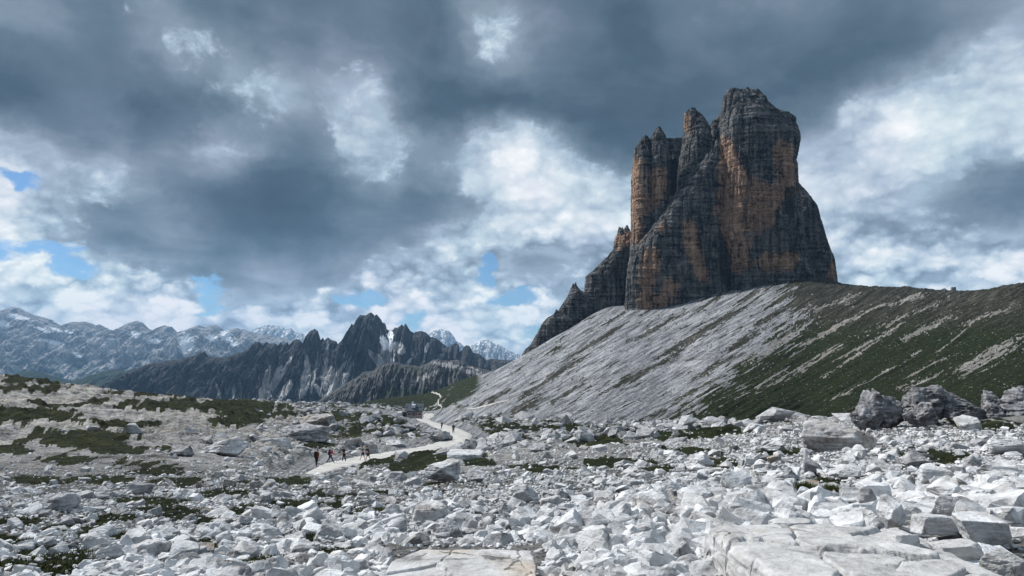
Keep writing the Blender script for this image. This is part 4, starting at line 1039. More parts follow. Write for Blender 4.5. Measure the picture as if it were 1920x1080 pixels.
B((1114,972,1172,1032), 'light grey leaning block right of the kite-shaped block', M_ROCK, 60, D=9.3, rough=0.04, npl=10, tilt=-0.4)
B((1130,1010,1212,1062), 'long grey rock tipped towards the bottom right gap', M_ROCKG, 61, D=8.6, rough=0.04, npl=9, shear=0.6)
B((1116,1050,1200,1100), 'rounded white rock at the bottom edge beside the kite-shaped block', M_ROCK, 62, D=7.3, rough=0.04)
B((1046,1048,1080,1086), 'small white stone wedged beside the flat slab corner', M_ROCK, 63, D=7.7, rough=0.03, sub=4)
B((1160,970,1215,1008), 'grey angular stone above the leaning block', M_ROCKG, 64, D=11, rough=0.05, sub=4)
B((700,1004,1046,1180), 'broad flat slab with straight back edge at bottom centre', M_SLAB, 65, D=4.8, rough=0.022, npl=5, boxy=1.0, sharp=60, depth=1.55, topd=1.7, land='flat slab', cat='rock slab', name='rock_slab', sub=7, plates=7, pd=0.35)
# left foreground
B((150,1020,203,1061), 'white rounded block lying in the mossy patch at bottom left', M_ROCK, 71, D=8.2, rough=0.03, land='white mossy-patch block')
B((40,1022,92,1062), 'long thin pale slab pointing right in the bottom left turf', M_ROCK, 72, D=8.2, rough=0.03, npl=8, shear=0.8)
B((222,1012,312,1078), 'large grey-white ridge rock right of the mossy-patch block', M_ROCK, 73, D=7.9, rough=0.06, shear=0.3, land='ridge rock')
B((60,925,132,968), 'rounded dark-cracked hump of bedrock on the left', M_ROCKG, 74, D=15, rough=0.08, npl=15, depth=1.2, land='bedrock hump')
B((238,905,278,925), 'small upright grey block at the edge of the left turf', M_ROCKG, 75, rough=0.04, boxy=0.6, sub=4)
B((165,985,215,1010), 'pale flat stone half sunk in grass on the left', M_ROCK, 76, D=10, rough=0.04, sub=4)
B((470,985,520,1020), 'grey-white boulder pair member with lichen left of the flat slab', M_ROCK, 77, D=10, rough=0.05, sub=4)
B((595,1000,640,1034), 'dark pebble-shaped stone among white rubble left of the slab', M_ROCKG, 78, D=9.4, rough=0.04, sub=4, land='dark oval stone')
B((550,950,612,990), 'stacked-looking white boulder left of centre', M_ROCK, 79, D=11.8, rough=0.05)
# right foreground bedrock and blocks
B((1400,962,2120,1300), 'vast cracked bedrock slab filling the bottom right corner', M_SLAB, 81, D=3.6, rough=0.03, npl=8, depth=1.7, topd=1.7, pd=0.6, land='bedrock slab', cat='rock slab', name='rock_slab', sub=7, boxy=0.9, sharp=26, plates=44)
B((1522,1000,1606,1064), 'thick square block resting on the left part of the bedrock slab', M_SLAB, 82, D=5.55, rough=0.03, boxy=0.8, sub=5, land='square block', depth=0.7)
B((1666,998,1736,1078), 'tall split block standing on the middle of the bedrock slab', M_SLAB, 83, D=5.35, rough=0.03, boxy=0.7)
B((1636,930,1712,990), 'pale smooth faceted boulder on the back edge of the bedrock slab', M_ROCK, 84, D=9.0, rough=0.02, npl=9, land='faceted boulder')
B((1720,965,1792,1000), 'flat pale plate right of the faceted boulder', M_ROCK, 85, D=8.6, rough=0.03, boxy=0.5)
B((1752,930,1812,985), 'rounded grey boulder with fine cracks behind the bedrock slab', M_ROCKG, 86, D=9.6, rough=0.05, land='fine-cracked boulder')
B((1800,965,1900,1020), 'grey sloping block with straight grooves near the right edge', M_ROCK, 87, D=8.0, rough=0.03, boxy=0.6, shear=-0.3, land='grooved block')
B((1612,905,1672,938), 'white shelf-like rock above the faceted boulder', M_ROCK, 88, D=12, rough=0.03, boxy=0.6)
B((1745,895,1822,940), 'long tilted plate of white rock behind the fine-cracked boulder', M_ROCK, 89, D=12, rough=0.03, npl=9, shear=-0.5)
B((1720,868,1800,905), 'broad low white boulder behind the long tilted plate', M_ROCK, 90, D=16, rough=0.04, land='broad low boulder')
B((1840,862,1925,900), 'bulging white boulder at the right edge', M_ROCK, 91, D=17, rough=0.04)
B((1850,815,1930,850), 'grey-white boulder stack at the right edge under the outcrop', M_ROCK, 92, D=25, rough=0.05)
B((1795,778,1848,808), 'bright rounded boulder at the foot of the outcrop', M_ROCK, 93, D=36, rough=0.05, sub=4)
B((1430,905,1475,933), 'dark grey boulder leaning beside the cream dome boulder', M_ROCKG, 94, D=16.5, rough=0.05, sub=4)
B((1600,910,1650,950), 'round-bottomed stone perched left of the faceted boulder', M_ROCKG, 95, D=10.8, rough=0.04, sub=4)
B((1395,975,1450,1010), 'pale angular block left of the bedrock slab', M_ROCK, 96, D=9.6, rough=0.04, sub=4, npl=9)
B((1330,975,1378,1012), 'pale block with a pointed top left of the bedrock slab', M_ROCK, 97, D=9.6, rough=0.04, sub=4, npl=9)
B((1300,1010,1362,1054), 'stubby white boulder two blocks left of the bedrock slab', M_ROCK, 98, D=8.2, rough=0.04)
B((1350,1035,1420,1082), 'light grey flat-faced boulder touching the left side of the bedrock slab', M_ROCK, 99, D=7.6, rough=0.03, npl=9)
B((1288,848,1345,882), 'pale dome-topped rock pile stone left of the brown-fronted boulder', M_ROCK, 100, D=28, rough=0.06, land='dome-topped rock')
B((1225,900,1290,935), 'pale flat boulder in the centre-right scree', M_ROCK, 101, rough=0.05)
B((1395,792,1440,812), 'bright block on the crest where scree meets the grass slope', M_ROCK, 102, D=58, rough=0.05, sub=4)
B((1235,820,1300,850), 'broken pale outcrop at the crest left of the bright crest block', M_ROCKG, 103, D=60, rough=0.09)
B((1783,538,1793,546), 'small dark rock tooth on the grassy ridge skyline', M_CRAG, 104, D=765, rough=0.06, sub=3, boxy=0.6)
B((1766,540,1777,546), 'lower rock tooth left of the small dark ridge tooth', M_CRAG, 105, D=775, rough=0.06, sub=3)

B((1560,1030,1680,1090), 'flat broken plate lying on the bedrock slab right of the square block', M_SLAB, 111, D=5.25, rough=0.03, boxy=0.9, sub=5, depth=0.6, topd=1.2, cat='rock slab')
B((1750,1010,1850,1060), 'wide wedge plate on the bedrock slab below the grooved block', M_SLAB, 112, D=5.9, rough=0.03, boxy=0.7, sub=5, depth=0.6, topd=1.1, cat='rock slab')
B((1450,972,1530,1006), 'thin pale plate on the back left edge of the bedrock slab', M_SLAB, 113, D=6.9, rough=0.03, boxy=0.8, sub=5, depth=0.7, topd=1.1, cat='rock slab')
B((1840,1030,1935,1100), 'rust-tinged tilted plate in the bottom right corner', M_ROCKB, 114, D=5.2, rough=0.04, npl=9, sub=5, depth=0.8, topd=1.1, cat='rock slab')
B((1560,872,1625,900), 'low pale rock right under the brown-fronted boulder', M_ROCK, 115, rough=0.05, npl=10)
B((1430,826,1480,850), 'pale rock at the left foot of the brown-fronted boulder', M_ROCK, 116, rough=0.05, npl=10)
# ---- medium rocks: individuals
rng = np.random.RandomState(5)
def size_px(px, py):
    """typical rock size in photo pixels at a place in the foreground"""
    k = sstep(py, 800, 1080)
    s = 8.5 + 22.5 * k ** 1.2
    return s * (0.75 + 0.7 * sstep(px, 900, 1500)) * (1 - 0.25 * (1 - sstep(px, 100, 500)))
def ok_spot(x, y, lim=0.5):
    g_ = lookup(GRASSMAP, x, y) < lim
    return g_ & (lookup(tm, x, y) < 0.3) & (lookup(slope, x, y) < 0.3)
def zone(px, py):
    best = None
    for (lx, ly, d, bx) in LAND:
        dist = math.hypot((px - lx), (py - ly) * 1.6)
        if best is None or dist < best[0]: best = (dist, lx, ly, d)
    _, lx, ly, d = best
    dx, dy = px - lx, (py - ly) * 1.6
    side = ('right of' if dx > 0 else 'left of') if abs(dx) > abs(dy) else ('in front of' if dy > 0 else 'behind')
    return side, d, best[0]
NMED = 215
cand = []
tries = 0
base_boxes = [b for (_, _, _, b) in OCC]
while len(cand) < NMED and tries < 20000:
    tries += 1
    px = rng.uniform(-20, 1940); py = 812 + 268 * rng.uniform(0, 1) ** 0.75
    s = size_px(px, py) * rng.uniform(1.5, 2.6)
    if any((b[0] - s * 0.3 < px < b[2] + s * 0.3) and (b[1] - s * 0.3 < py < b[3] + s * 0.2) for b in base_boxes): continue
    if any(math.hypot(px - c[0], (py - c[1]) * 1.5) < 0.75 * max(s, c[2]) for c in cand): continue
    if px < 480 and py < 880: continue
    d, ok = raycast(px, py); D = float(d[0])
    if D < 5.5: continue
    u, t = uv_of(px, py)
    if not ok_spot(np.array([float(u) * D]), np.array([D]), 0.6)[0]: continue
    cand.append((px, py, s, D, float(u)))
protos = [mesh_obj('rock', *rock_shape(300 + i, 4, 7 + i % 5, 48, 0.035 + 0.01 * (i % 4), 0.6 if i % 3 == 0 else 0.0), (M_ROCK, M_ROCK, M_ROCKM, M_ROCK, M_ROCKB)[i % 5], attrs=dict(tone=np.full(len(ico(4)[0]), 0.5))) for i in range(20)]
cand.sort(key=lambda c: -c[2])
cnt = {}
SHAPE = ['pale angular', 'pale blocky', 'dull grey angular', 'white wedge-like', 'brown-tinged']
ORD = ['nearest', 'second nearest', 'third nearest', 'fourth nearest', 'fifth nearest', 'sixth nearest', 'seventh nearest', 'eighth nearest', 'ninth nearest', 'tenth nearest', 'eleventh nearest', 'twelfth nearest'] + [w_ + ' nearest' for w_ in 'thirteenth fourteenth fifteenth sixteenth seventeenth eighteenth nineteenth twentieth'.split()]
info = []
for i, (px, py, s, D, u) in enumerate(cand):
    side, land, dist = zone(px, py)
    info.append((side, land, dist))
ranks = {}
for i in sorted(range(len(cand)), key=lambda i: info[i][2]):
    key = info[i][:2]; ranks[i] = cnt.get(key, 0); cnt[key] = ranks[i] + 1
for i, (px, py, s, D, u) in enumerate(cand):
    pr = protos[i % 20]
    o = pr if i < 20 else pr.copy()
    if i >= 20: scene.collection.objects.link(o)
    w = s / F * D / 2
    o.scale = (w * rng.uniform(0.85, 1.25), w * rng.uniform(0.7, 1.1), w * rng.uniform(0.5, 0.85))
    o.rotation_euler = (rng.uniform(-.35, .35), rng.uniform(-.35, .35), rng.uniform(0, 6.28))
    x = u * D; z = float(height(np.array([x]), np.array([D]))[0])
    o.location = (x, D, z + o.scale[2] * 0.30)
    side, land, _ = info[i]
    rk = ORD[min(ranks[i], 19)]
    szw = 'large' if s > 55 else ('mid-sized' if s > 32 else 'small')
    tag(o, f"{szw} {SHAPE[i % 5]} rock, {rk} {side} the {land}", 'rock', 'loose rocks of the scree field')
    OCC.append((x, D, w * 0.6, (px - s / 2, py - s / 2, px + s / 2, py + s * 0.3)))

# ---- countless small rubble: one object
def convex(seed, npts=14):
    r = np.random.RandomState(seed); bm = bmesh.new()
    p = r.normal(size=(npts, 3)); p /= np.linalg.norm(p, axis=1)[:, None]; p *= r.uniform(0.8, 1.0, (npts, 1))
    vs = [bm.verts.new(q) for q in p]
    g_ = bmesh.ops.convex_hull(bm, input=vs)
    bmesh.ops.delete(bm, geom=[v for v in bm.verts if not v.link_faces], context='VERTS')
    bmesh.ops.triangulate(bm, faces=bm.faces[:])
    bm.verts.ensure_lookup_table(); bm.verts.index_update()
    V = np.array([v.co[:] for v in bm.verts]); Fq = np.array([[v.index for v in f.verts] for f in bm.faces]); bm.free()
    return V, Fq
HULLS = [convex(900 + i, 11 + i % 7) for i in range(28)]
FINE = [rock_shape(700 + i, 2, 7 + i % 4, 70, 0.018, 0.5 if i % 3 == 0 else 0) for i in range(24)]
def scatter(name, P, S, mat, shapes, label, cat, flat=(0.45, 0.8), tones=None, seed=3, smooth=False, lift=0.25):
    r = np.random.RandomState(seed); n = len(P)
    vid = r.randint(0, len(shapes), n); VV, FF, TT_ = [], [], []; off = 0
    az_ = r.uniform(0, 6.28, n); ax = r.uniform(-.5, .5, n); ay = r.uniform(-.5, .5, n)
    sx = S * r.uniform(0.8, 1.3, n); sy = S * r.uniform(0.7, 1.2, n); sz = S * r.uniform(flat[0], flat[1], n)
    tone = r.normal(0.5, 0.42, n) if tones is None else tones
    for k, (Vr, Fr) in enumerate(shapes):
        ii = np.where(vid == k)[0]
        if not len(ii): continue
        Q = Vr[None] * np.stack([sx[ii], sy[ii], sz[ii]], 1)[:, None, :]
        c, s = np.cos(ax[ii])[:, None], np.sin(ax[ii])[:, None]; Q = np.stack([Q[..., 0], Q[..., 1] * c - Q[..., 2] * s, Q[..., 1] * s + Q[..., 2] * c], -1)
        c, s = np.cos(ay[ii])[:, None], np.sin(ay[ii])[:, None]; Q = np.stack([Q[..., 0] * c + Q[..., 2] * s, Q[..., 1], -Q[..., 0] * s + Q[..., 2] * c], -1)
        c, s = np.cos(az_[ii])[:, None], np.sin(az_[ii])[:, None]; Q = np.stack([Q[..., 0] * c - Q[..., 1] * s, Q[..., 0] * s + Q[..., 1] * c, Q[..., 2]], -1)
        Q = Q + P[ii][:, None, :]; Q[..., 2] += (sz[ii] * lift)[:, None]
        nv = len(Vr); VV.append(Q.reshape(-1, 3)); FF.append((Fr[None] + (off + np.arange(len(ii)) * nv)[:, None, None]).reshape(-1, 3)); off += nv * len(ii)
        TT_.append(np.repeat(tone[ii], nv))
    o = mesh_obj(name, np.concatenate(VV), np.concatenate(FF), mat, smooth=smooth, attrs=dict(tone=np.concatenate(TT_)))
    return tag(o, label, cat, kind='stuff')
def make_points(n, pyr, smul, power=1.0, seed=1, pxr=(-160, 2080), keep=None, lim=0.45):
    r = np.random.RandomState(seed)
    px = r.uniform(*pxr, n); py = pyr[0] + (pyr[1] - pyr[0]) * r.uniform(0, 1, n) ** power
    d, ok = raycast(px, py); u, t = uv_of(px, py); x = u * d
    d = d * r.uniform(0.985, 1.015, n); x = u * d
    S = size_px(px, py) * smul / F * d / 2
    gr_ = lookup(GRASSMAP, x, d)
    k = ok & (d > 4.2) & (lookup(tm, x, d) < 0.3) & (lookup(slope, x, d) < 0.5) & ((gr_ < lim) | (r.uniform(0, 1, n) < 0.07))
    k &= ~((r.uniform(0, 1, n) < 0.97) & (((px > 726) & (px < 1028) & (py > 1030)) | ((px > 1475) & (py > 1005 - 0.03 * (px - 1440)))))
    if keep is not None: k &= keep(px, py, d, r)
    px, py, d, x, S = px[k], py[k], d[k], x[k], S[k]
    z = height(x, d)
    return np.stack([x, d, z], 1), S, px, py
r_ = np.random.RandomState(77)
left_bare = lambda px, py, d, r: ~((px < 470) & (py < 885) & (r.uniform(0, 1, len(px)) < 0.6))
P1, S1, a_, b_ = make_points(24000, (806, 1200), 1.0, 0.95, 2, keep=left_bare); S1 *= np.clip(r_.pareto(1.9, len(S1)) * 0.6 + 0.42, 0.4, 2.3)
near = P1[:, 1] < 16
P2, S2, a_, b_ = make_points(110000, (796, 1150), 0.55, 0.95, 4, keep=left_bare); S2 *= r_.uniform(0.5, 1.25, len(S2))
PA = np.concatenate([P1[~near], P2]); SA = np.concatenate([S1[~near], S2])
scatter('rubble', PA, SA, M_ROCK, HULLS, 'countless pale limestone stones covering the foreground between the larger rocks', 'rubble', seed=8)
scatter('rubble', P1[near], S1[near], M_ROCK, FINE, 'fist to head sized stones lying close to the camera', 'rubble', seed=9, smooth=False, lift=0.3, flat=(0.4, 0.95))
# rocks of the middle plain
def plain_points(n, D0, D1, s0, s1, seed, thr):
    r = np.random.RandomState(seed)
    v = np.sqrt(r.uniform(D0 ** 2, D1 ** 2, n)); u = r.uniform(-0.8, 0.8, n); x = u * v
    cl = fbm(x / 28, v / 28, 5.0, 3)
    k = (lookup(slope, x, v) < 0.5) & (lookup(tm, x, v) < 0.3) & ((lookup(GRASSMAP, x, v) < 0.4) | (r.uniform(0, 1, n) < 0.12)) & (cl + r.normal(0, 0.2, n) > thr) & (lookup(lefthill, x, v) < 0.5 + 0.5 * (r.uniform(0, 1, n) < 0.1))
    k &= ~((u > -0.62) & (v > 860)) & ~((np.hypot((x - hutX) / 1.6, v - hutD + 30) < 45))
    x, v = x[k], v[k]; z = height(x, v)
    S = r.uniform(s0, s1, len(x)) * (1 + r.pareto(3.5, len(x))).clip(1, 3)
    return np.stack([x, v, z], 1), S
Pa, Sa = plain_points(26000, 70, 300, 0.35, 0.8, 21, -0.1)
Pb, Sb = plain_points(30000, 250, 900, 0.9, 1.9, 22, -0.08)
scatter('rubble', np.concatenate([Pa, Pb]), np.concatenate([Sa, Sb]), M_ROCKM, HULLS, 'pale blocks strewn over the plain around the trail and the hut', 'rubble', seed=10)
# loose blocks lying on the big scree slope
def slope_points(n, seed):
    r = np.random.RandomState(seed)
    px = r.uniform(830, 1950, n); py = r.uniform(535, 805, n)
    d, ok = raycast(px, py); u, _ = uv_of(px, py); x = u * d
    gr_ = lookup(grass, x, d); cl = fbm(px / 40, py / 25, 3.0, 3) + r.normal(0, 0.15, n)
    k = ok & (lookup(slope, x, d) > 0.6) & ((gr_ < 0.4) & (cl > 0.02) | (r.uniform(0, 1, n) < 0.05))
    x, d, px = x[k], d[k], px[k]
    S = d / F * r.uniform(0.5, 1.4, len(x)) * (1 + r.pareto(4.0, len(x))).clip(1, 3)
    return np.stack([x, d, height(x, d)], 1), S
Pc, Sc_ = slope_points(26000, 31)
scatter('scree_blocks', Pc, Sc_, M_ROCKM, HULLS, 'small broken blocks strewn over the scree slope below the towers', 'scree', seed=12, tones=np.random.RandomState(4).normal(0.1, 0.5, len(Pc)))

# ---------------------------------------------------------------- turf
def blades(P, H, seed, per=5, spread=1.0, wid=0.10):
    r = np.random.RandomState(seed); n = len(P) * per
    B0 = np.repeat(P, per, 0); h = np.repeat(H, per) * r.uniform(0.5, 1.15, n)
    a = r.uniform(0, 6.28, n); o_ = r.uniform(0, 1, n) ** 0.5 * np.repeat(H, per) * spread
    b = r.uniform(0, 6.28, n)
    B0 = B0 + np.stack([np.cos(b) * o_, np.sin(b) * o_, -0.02 * h], 1)
    w = h * wid; lean = h * r.uniform(0.1, 0.75, n)
    dx, dy = np.cos(a), np.sin(a)
    p0 = B0 + np.stack([-dy * w, dx * w, 0 * w], 1); p1 = B0 + np.stack([dy * w, -dx * w, 0 * w], 1)
    m1 = B0 + np.stack([dx * lean * 0.35, dy * lean * 0.35, h * 0.6], 1)
    q0 = m1 + np.stack([-dy * w, dx * w, 0 * w], 1) * 0.7; q1 = m1 + np.stack([dy * w, -dx * w, 0 * w], 1) * 0.7
    tp = B0 + np.stack([dx * lean, dy * lean, h * 0.95], 1)
    V = np.stack([p0, p1, q1, q0, tp], 1).reshape(-1, 3); k = np.arange(n)[:, None] * 5
    Fq = np.concatenate([k + [0, 1, 2], k + [0, 2, 3], k + [3, 2, 4]])
    return V, Fq, np.repeat(np.repeat(r.normal(0.5, 0.25, len(P)), per), 5)
def mat_turf():
    m = MT('alpine_turf', 0.85, 0.2)
    t = m.attr('tone')
    a = m.math('ADD', m.math('MULTIPLY', m.noise(1.1, 4), 0.6), m.math('MULTIPLY', t, 0.4))
    return m.done(m.ramp(a, [(0.35, (0.016, 0.024, 0.006)), (0.5, (0.042, 0.055, 0.012)), (0.62, (0.085, 0.088, 0.022)), (0.75, (0.15, 0.13, 0.05))]))
M_TURF = mat_turf()
r_ = np.random.RandomState(91)
n = 120000
px = r_.uniform(-80, 2000, n); py = r_.uniform(800, 1090, n)
d, ok = raycast(px, py); u, _ = uv_of(px, py); x = u * d
k = ok & (lookup(GRASSMAP, x, d) > r_.uniform(0.35, 0.8, n)) & (lookup(slope, x, d) < 0.3)
x, d = x[k], d[k]
V, Fq, tn_ = blades(np.stack([x, d, height(x, d)], 1), np.clip(0.025 + d / F * 1.4, 0.03, 0.22) * r_.uniform(0.4, 1.2, len(x)), 5, 6, 2.6, 0.10)
tag(mesh_obj('turf', V, Fq, M_TURF, attrs=dict(tone=tn_)), 'short dark green alpine turf growing between the stones', 'grass', kind='stuff')
for i, (px_, py_, rpx, hpx, lb) in enumerate([(1512, 936, 26, 30, 'tussock of long yellow-green grass among white rocks, left one of two'), (1560, 938, 16, 26, 'smaller grass tussock right of the yellow-green one among white rocks')]):
    D_, _ = raycast(px_, py_); D_ = float(D_[0]); u_, _ = uv_of(px_, py_); sc_ = D_ / F
    r = np.random.RandomState(60 + i); cnt_ = 150
    a = r.uniform(0, 6.28, cnt_); rr = r.uniform(0, 1, cnt_) ** 0.5 * rpx * sc_ * 0.6
    P_ = np.stack([np.cos(a) * rr, np.sin(a) * rr * 0.8, 0 * rr], 1)
    V, Fq, tn_ = blades(P_, np.full(cnt_, hpx * sc_ * 0.95), 70 + i, 5, 0.25, 0.035)
    o = mesh_obj('grass_tussock', V, Fq, M_TURF, attrs=dict(tone=tn_ * 0.5 + 0.45))
    o.location = (float(u_) * D_, D_, float(height(np.array([float(u_) * D_]), np.array([D_]))[0]) + 0.05)
    tag(o, lb, 'grass tussock')

# ---------------------------------------------------------------- mountain hut
def box(bm, x0, x1, y0, y1, z0, z1):
    v = [bm.verts.new((x, y, z)) for x in (x0, x1) for y in (y0, y1) for z in (z0, z1)]
    for f_ in ((0, 1, 3, 2), (4, 6, 7, 5), (0, 4, 5, 1), (2, 3, 7, 6), (0, 2, 6, 4), (1, 5, 7, 3)): bm.faces.new([v[i] for i in f_])
def prism(bm, pts, x0, x1):
    """profile in y,z swept along x"""
    a = [bm.verts.new((x0, y, z)) for y, z in pts]; b = [bm.verts.new((x1, y, z)) for y, z in pts]
    bm.faces.new(a); bm.faces.new(b[::-1]); n_ = len(pts)
    for i in range(n_): bm.faces.new((a[i], b[i], b[(i + 1) % n_], a[(i + 1) % n_]))
def bobj(name, fn, mat, parent=None, bev=0.0):
    bm = bmesh.new(); fn(bm)
    bmesh.ops.recalc_face_normals(bm, faces=bm.faces[:])
    if bev: bmesh.ops.bevel(bm, geom=bm.edges[:], offset=bev, segments=1, affect='EDGES')
    me = bpy.data.meshes.new(name); bm.to_mesh(me); bm.free(); me.materials.append(mat)
    o = bpy.data.objects.new(name, me); scene.collection.objects.link(o)
    if parent is not None: o.parent = parent
    return o
def mat_stone():
    m = MT('rubble_stone_wall', 0.9); v = m.vor(2.2); n_ = m.noise(3, 4)
    return m.done(m.mix(m.ss(v, 0.05, 0.6), (0.14, 0.13, 0.115), m.ramp(n_, [(0.4, (0.25, 0.235, 0.21)), (0.6, (0.40, 0.375, 0.34))])), m.bump(v, 0.06))
M_STONE = mat_stone(); M_PLASTER = plain('pale_plaster', (0.52, 0.50, 0.46)); M_TIMBER = plain('dark_timber', (0.06, 0.045, 0.035)); M_GLASS = plain('dark_window_glass', (0.02, 0.025, 0.03), 0.15)
M_SHUT = plain('red_brown_shutter', (0.16, 0.045, 0.04)); M_WHITE = plain('white_paint', (0.72, 0.72, 0.70)); M_METAL = plain('zinc_sheet', (0.45, 0.47, 0.50), 0.4)
def mat_roof():
    m = MT('blue_grey_shingle_roof', 0.6, 0.3); w = m.noise(1.0, 3, 0.5, 0, m.map(m.P, (3.0, 0.4, 0.4)))
    return m.done(m.ramp(w, [(0.4, (0.035, 0.046, 0.062)), (0.6, (0.065, 0.08, 0.105))]))
M_ROOF = mat_roof()
def build_hut():
    D = float(raycast(776, 785)[0][0]); u, _ = uv_of(776, 785); x = float(u) * D
    k = D / F * 1.12                                    # metres per photo pixel there
    W = 24.5 * k; zg = float(height(np.array([x]), np.array([D]))[0]) + 2.2
    h = empty('mountain_hut', (x, D + 1, zg), math.radians(3))
    tag(h, 'stone mountain hut with blue-grey gabled roof at the end of the gravel path', 'mountain hut')
    hw = W / 2; He = 9.5 * k; Hr = 19 * k; dp = 11.0
    bobj('wall', lambda b: prism(b, [(0, -5), (dp, -5), (dp, He), (dp / 2, Hr - 0.7), (0, He)], -hw, hw), M_STONE, h)
    bobj('upper_wall', lambda b: box(b, -hw * 0.98, hw * 0.98, -0.06, 0.03, He * 0.52, He * 0.95), M_TIMBER, h)
    ov = 1.1; sl = (Hr - He) / (dp / 2)
    rf = bobj('roof', lambda b: prism(b, [(-ov, He - ov * sl), (dp / 2, Hr), (dp + ov, He - ov * sl), (dp + ov, He - ov * sl - 0.35), (dp / 2, Hr - 0.4), (-ov, He - ov * sl - 0.35)], -hw - 1.4, hw + 1.2), M_ROOF, h)
    ch = bobj('chimney', lambda b: (box(b, -2.2, -0.9, dp / 2 - 0.8, dp / 2 + 0.5, Hr - 1.2, Hr + 1.0), box(b, -2.35, -0.75, dp / 2 - 0.95, dp / 2 + 0.65, Hr + 1.02, Hr + 1.2)), M_WHITE, h); ch.parent = rf
    dm = bobj('dormer', lambda b: prism(b, [(0.8, He + 1.2), (3.6, He + 1.2), (3.6, He + 3.9), (0.8, He + 3.2)], -1.9, 0.7), M_METAL, h); dm.parent = rf
    for cx in (-5.6, 2.6, 4.6):
        sk = bobj('skylight', lambda b: prism(b, [(1.6, He + 1.6 * sl + 0.12), (2.6, He + 2.6 * sl + 0.12), (2.6, He + 2.6 * sl - 0.05), (1.6, He + 1.6 * sl - 0.05)], cx - 0.5, cx + 0.5), M_GLASS, h); sk.parent = rf
    def window(cx, cz, w, hh, shut=False):
        fr = bobj('window', lambda b: (box(b, cx - w / 2 - 0.1, cx + w / 2 + 0.1, -0.14, -0.07, cz - hh / 2 - 0.1, cz - hh / 2), box(b, cx - w / 2 - 0.1, cx + w / 2 + 0.1, -0.14, -0.07, cz + hh / 2, cz + hh / 2 + 0.1),
                                       box(b, cx - w / 2 - 0.1, cx - w / 2, -0.14, -0.07, cz - hh / 2, cz + hh / 2), box(b, cx + w / 2, cx + w / 2 + 0.1, -0.14, -0.07, cz - hh / 2, cz + hh / 2)), M_WHITE, h)
        g_ = bobj('pane', lambda b: box(b, cx - w / 2, cx + w / 2, -0.10, -0.065, cz - hh / 2, cz + hh / 2), M_SHUT if shut else M_GLASS, h); g_.parent = fr
    for i in range(6): window(-hw + (i + 0.7) * W / 6.4, He * 0.74, 0.9, 1.0)
    window(-hw + W * 0.18, He * 0.24, 2.6, 1.2); window(-hw + W * 0.40, He * 0.24, 1.7, 1.2)
    window(-hw + W * 0.66, He * 0.22, 1.7, 1.5, True); window(-hw + W * 0.87, He * 0.22, 2.2, 1.5, True)
    bobj('door', lambda b: box(b, -hw + W * 0.52 - 0.5, -hw + W * 0.52 + 0.5, -0.12, -0.03, -0.2, 2.1), M_TIMBER, h)
    bobj('porch', lambda b: box(b, -hw - 3.2, -hw, 1.5, 6, -1, He * 0.55), M_TIMBER, h)
    s_ = bobj('shed', lambda b: prism(b, [(0, -1), (3, -1), (3, 2.6), (0, 2.2)], -1.6, 1.6), M_WHITE); s_.location = (x - hw - 5.6, D + 2, zg)
    tag(s_, 'tiny white shed left of the mountain hut', 'shed')
    return x, D, zg, k, hw
HX, HD, HZ, HK, HHW = build_hut()

# ---------------------------------------------------------------- people
def skin(name, V, E, R, mat, parent=None, lv=1):
    me = bpy.data.meshes.new(name); me.from_pydata([tuple(v) for v in V], E, []); me.update(); me.materials.append(mat)
    o = bpy.data.objects.new(name, me); scene.collection.objects.link(o)
    if parent is not None: o.parent = parent
    md = o.modifiers.new('skin', 'SKIN')
    if not me.skin_vertices: 
        bpy.context.view_layer.objects.active = o
    for i, sv in enumerate(me.skin_vertices[0].data):
        r = R[i]; sv.radius = (r, r) if isinstance(r, (int, float)) else r
        sv.use_root = (i == 0)
    md.use_smooth_shade = True
    sb = o.modifiers.new('subdivision', 'SUBSURF'); sb.levels = lv; sb.render_levels = lv
    return o
M_SKIN = plain('skin', (0.42, 0.26, 0.19), 0.6); M_BLACK = plain('black_cloth', (0.018, 0.018, 0.020)); M_NAVY = plain('navy_cloth', (0.02, 0.03, 0.07)); M_RED = plain('red_jacket', (0.42, 0.03, 0.035))
M_GREY = plain('blue_grey_shirt', (0.13, 0.15, 0.19)); M_ORANGE = plain('rust_orange_cloth', (0.30, 0.075, 0.03)); M_CREAM = plain('cream_hat', (0.62, 0.56, 0.44)); M_HAIR = plain('dark_hair', (0.03, 0.02, 0.015)); M_DARKG = plain('charcoal_cloth', (0.04, 0.045, 0.05)); M_POLE = plain('aluminium_pole', (0.35, 0.35, 0.36), 0.4)
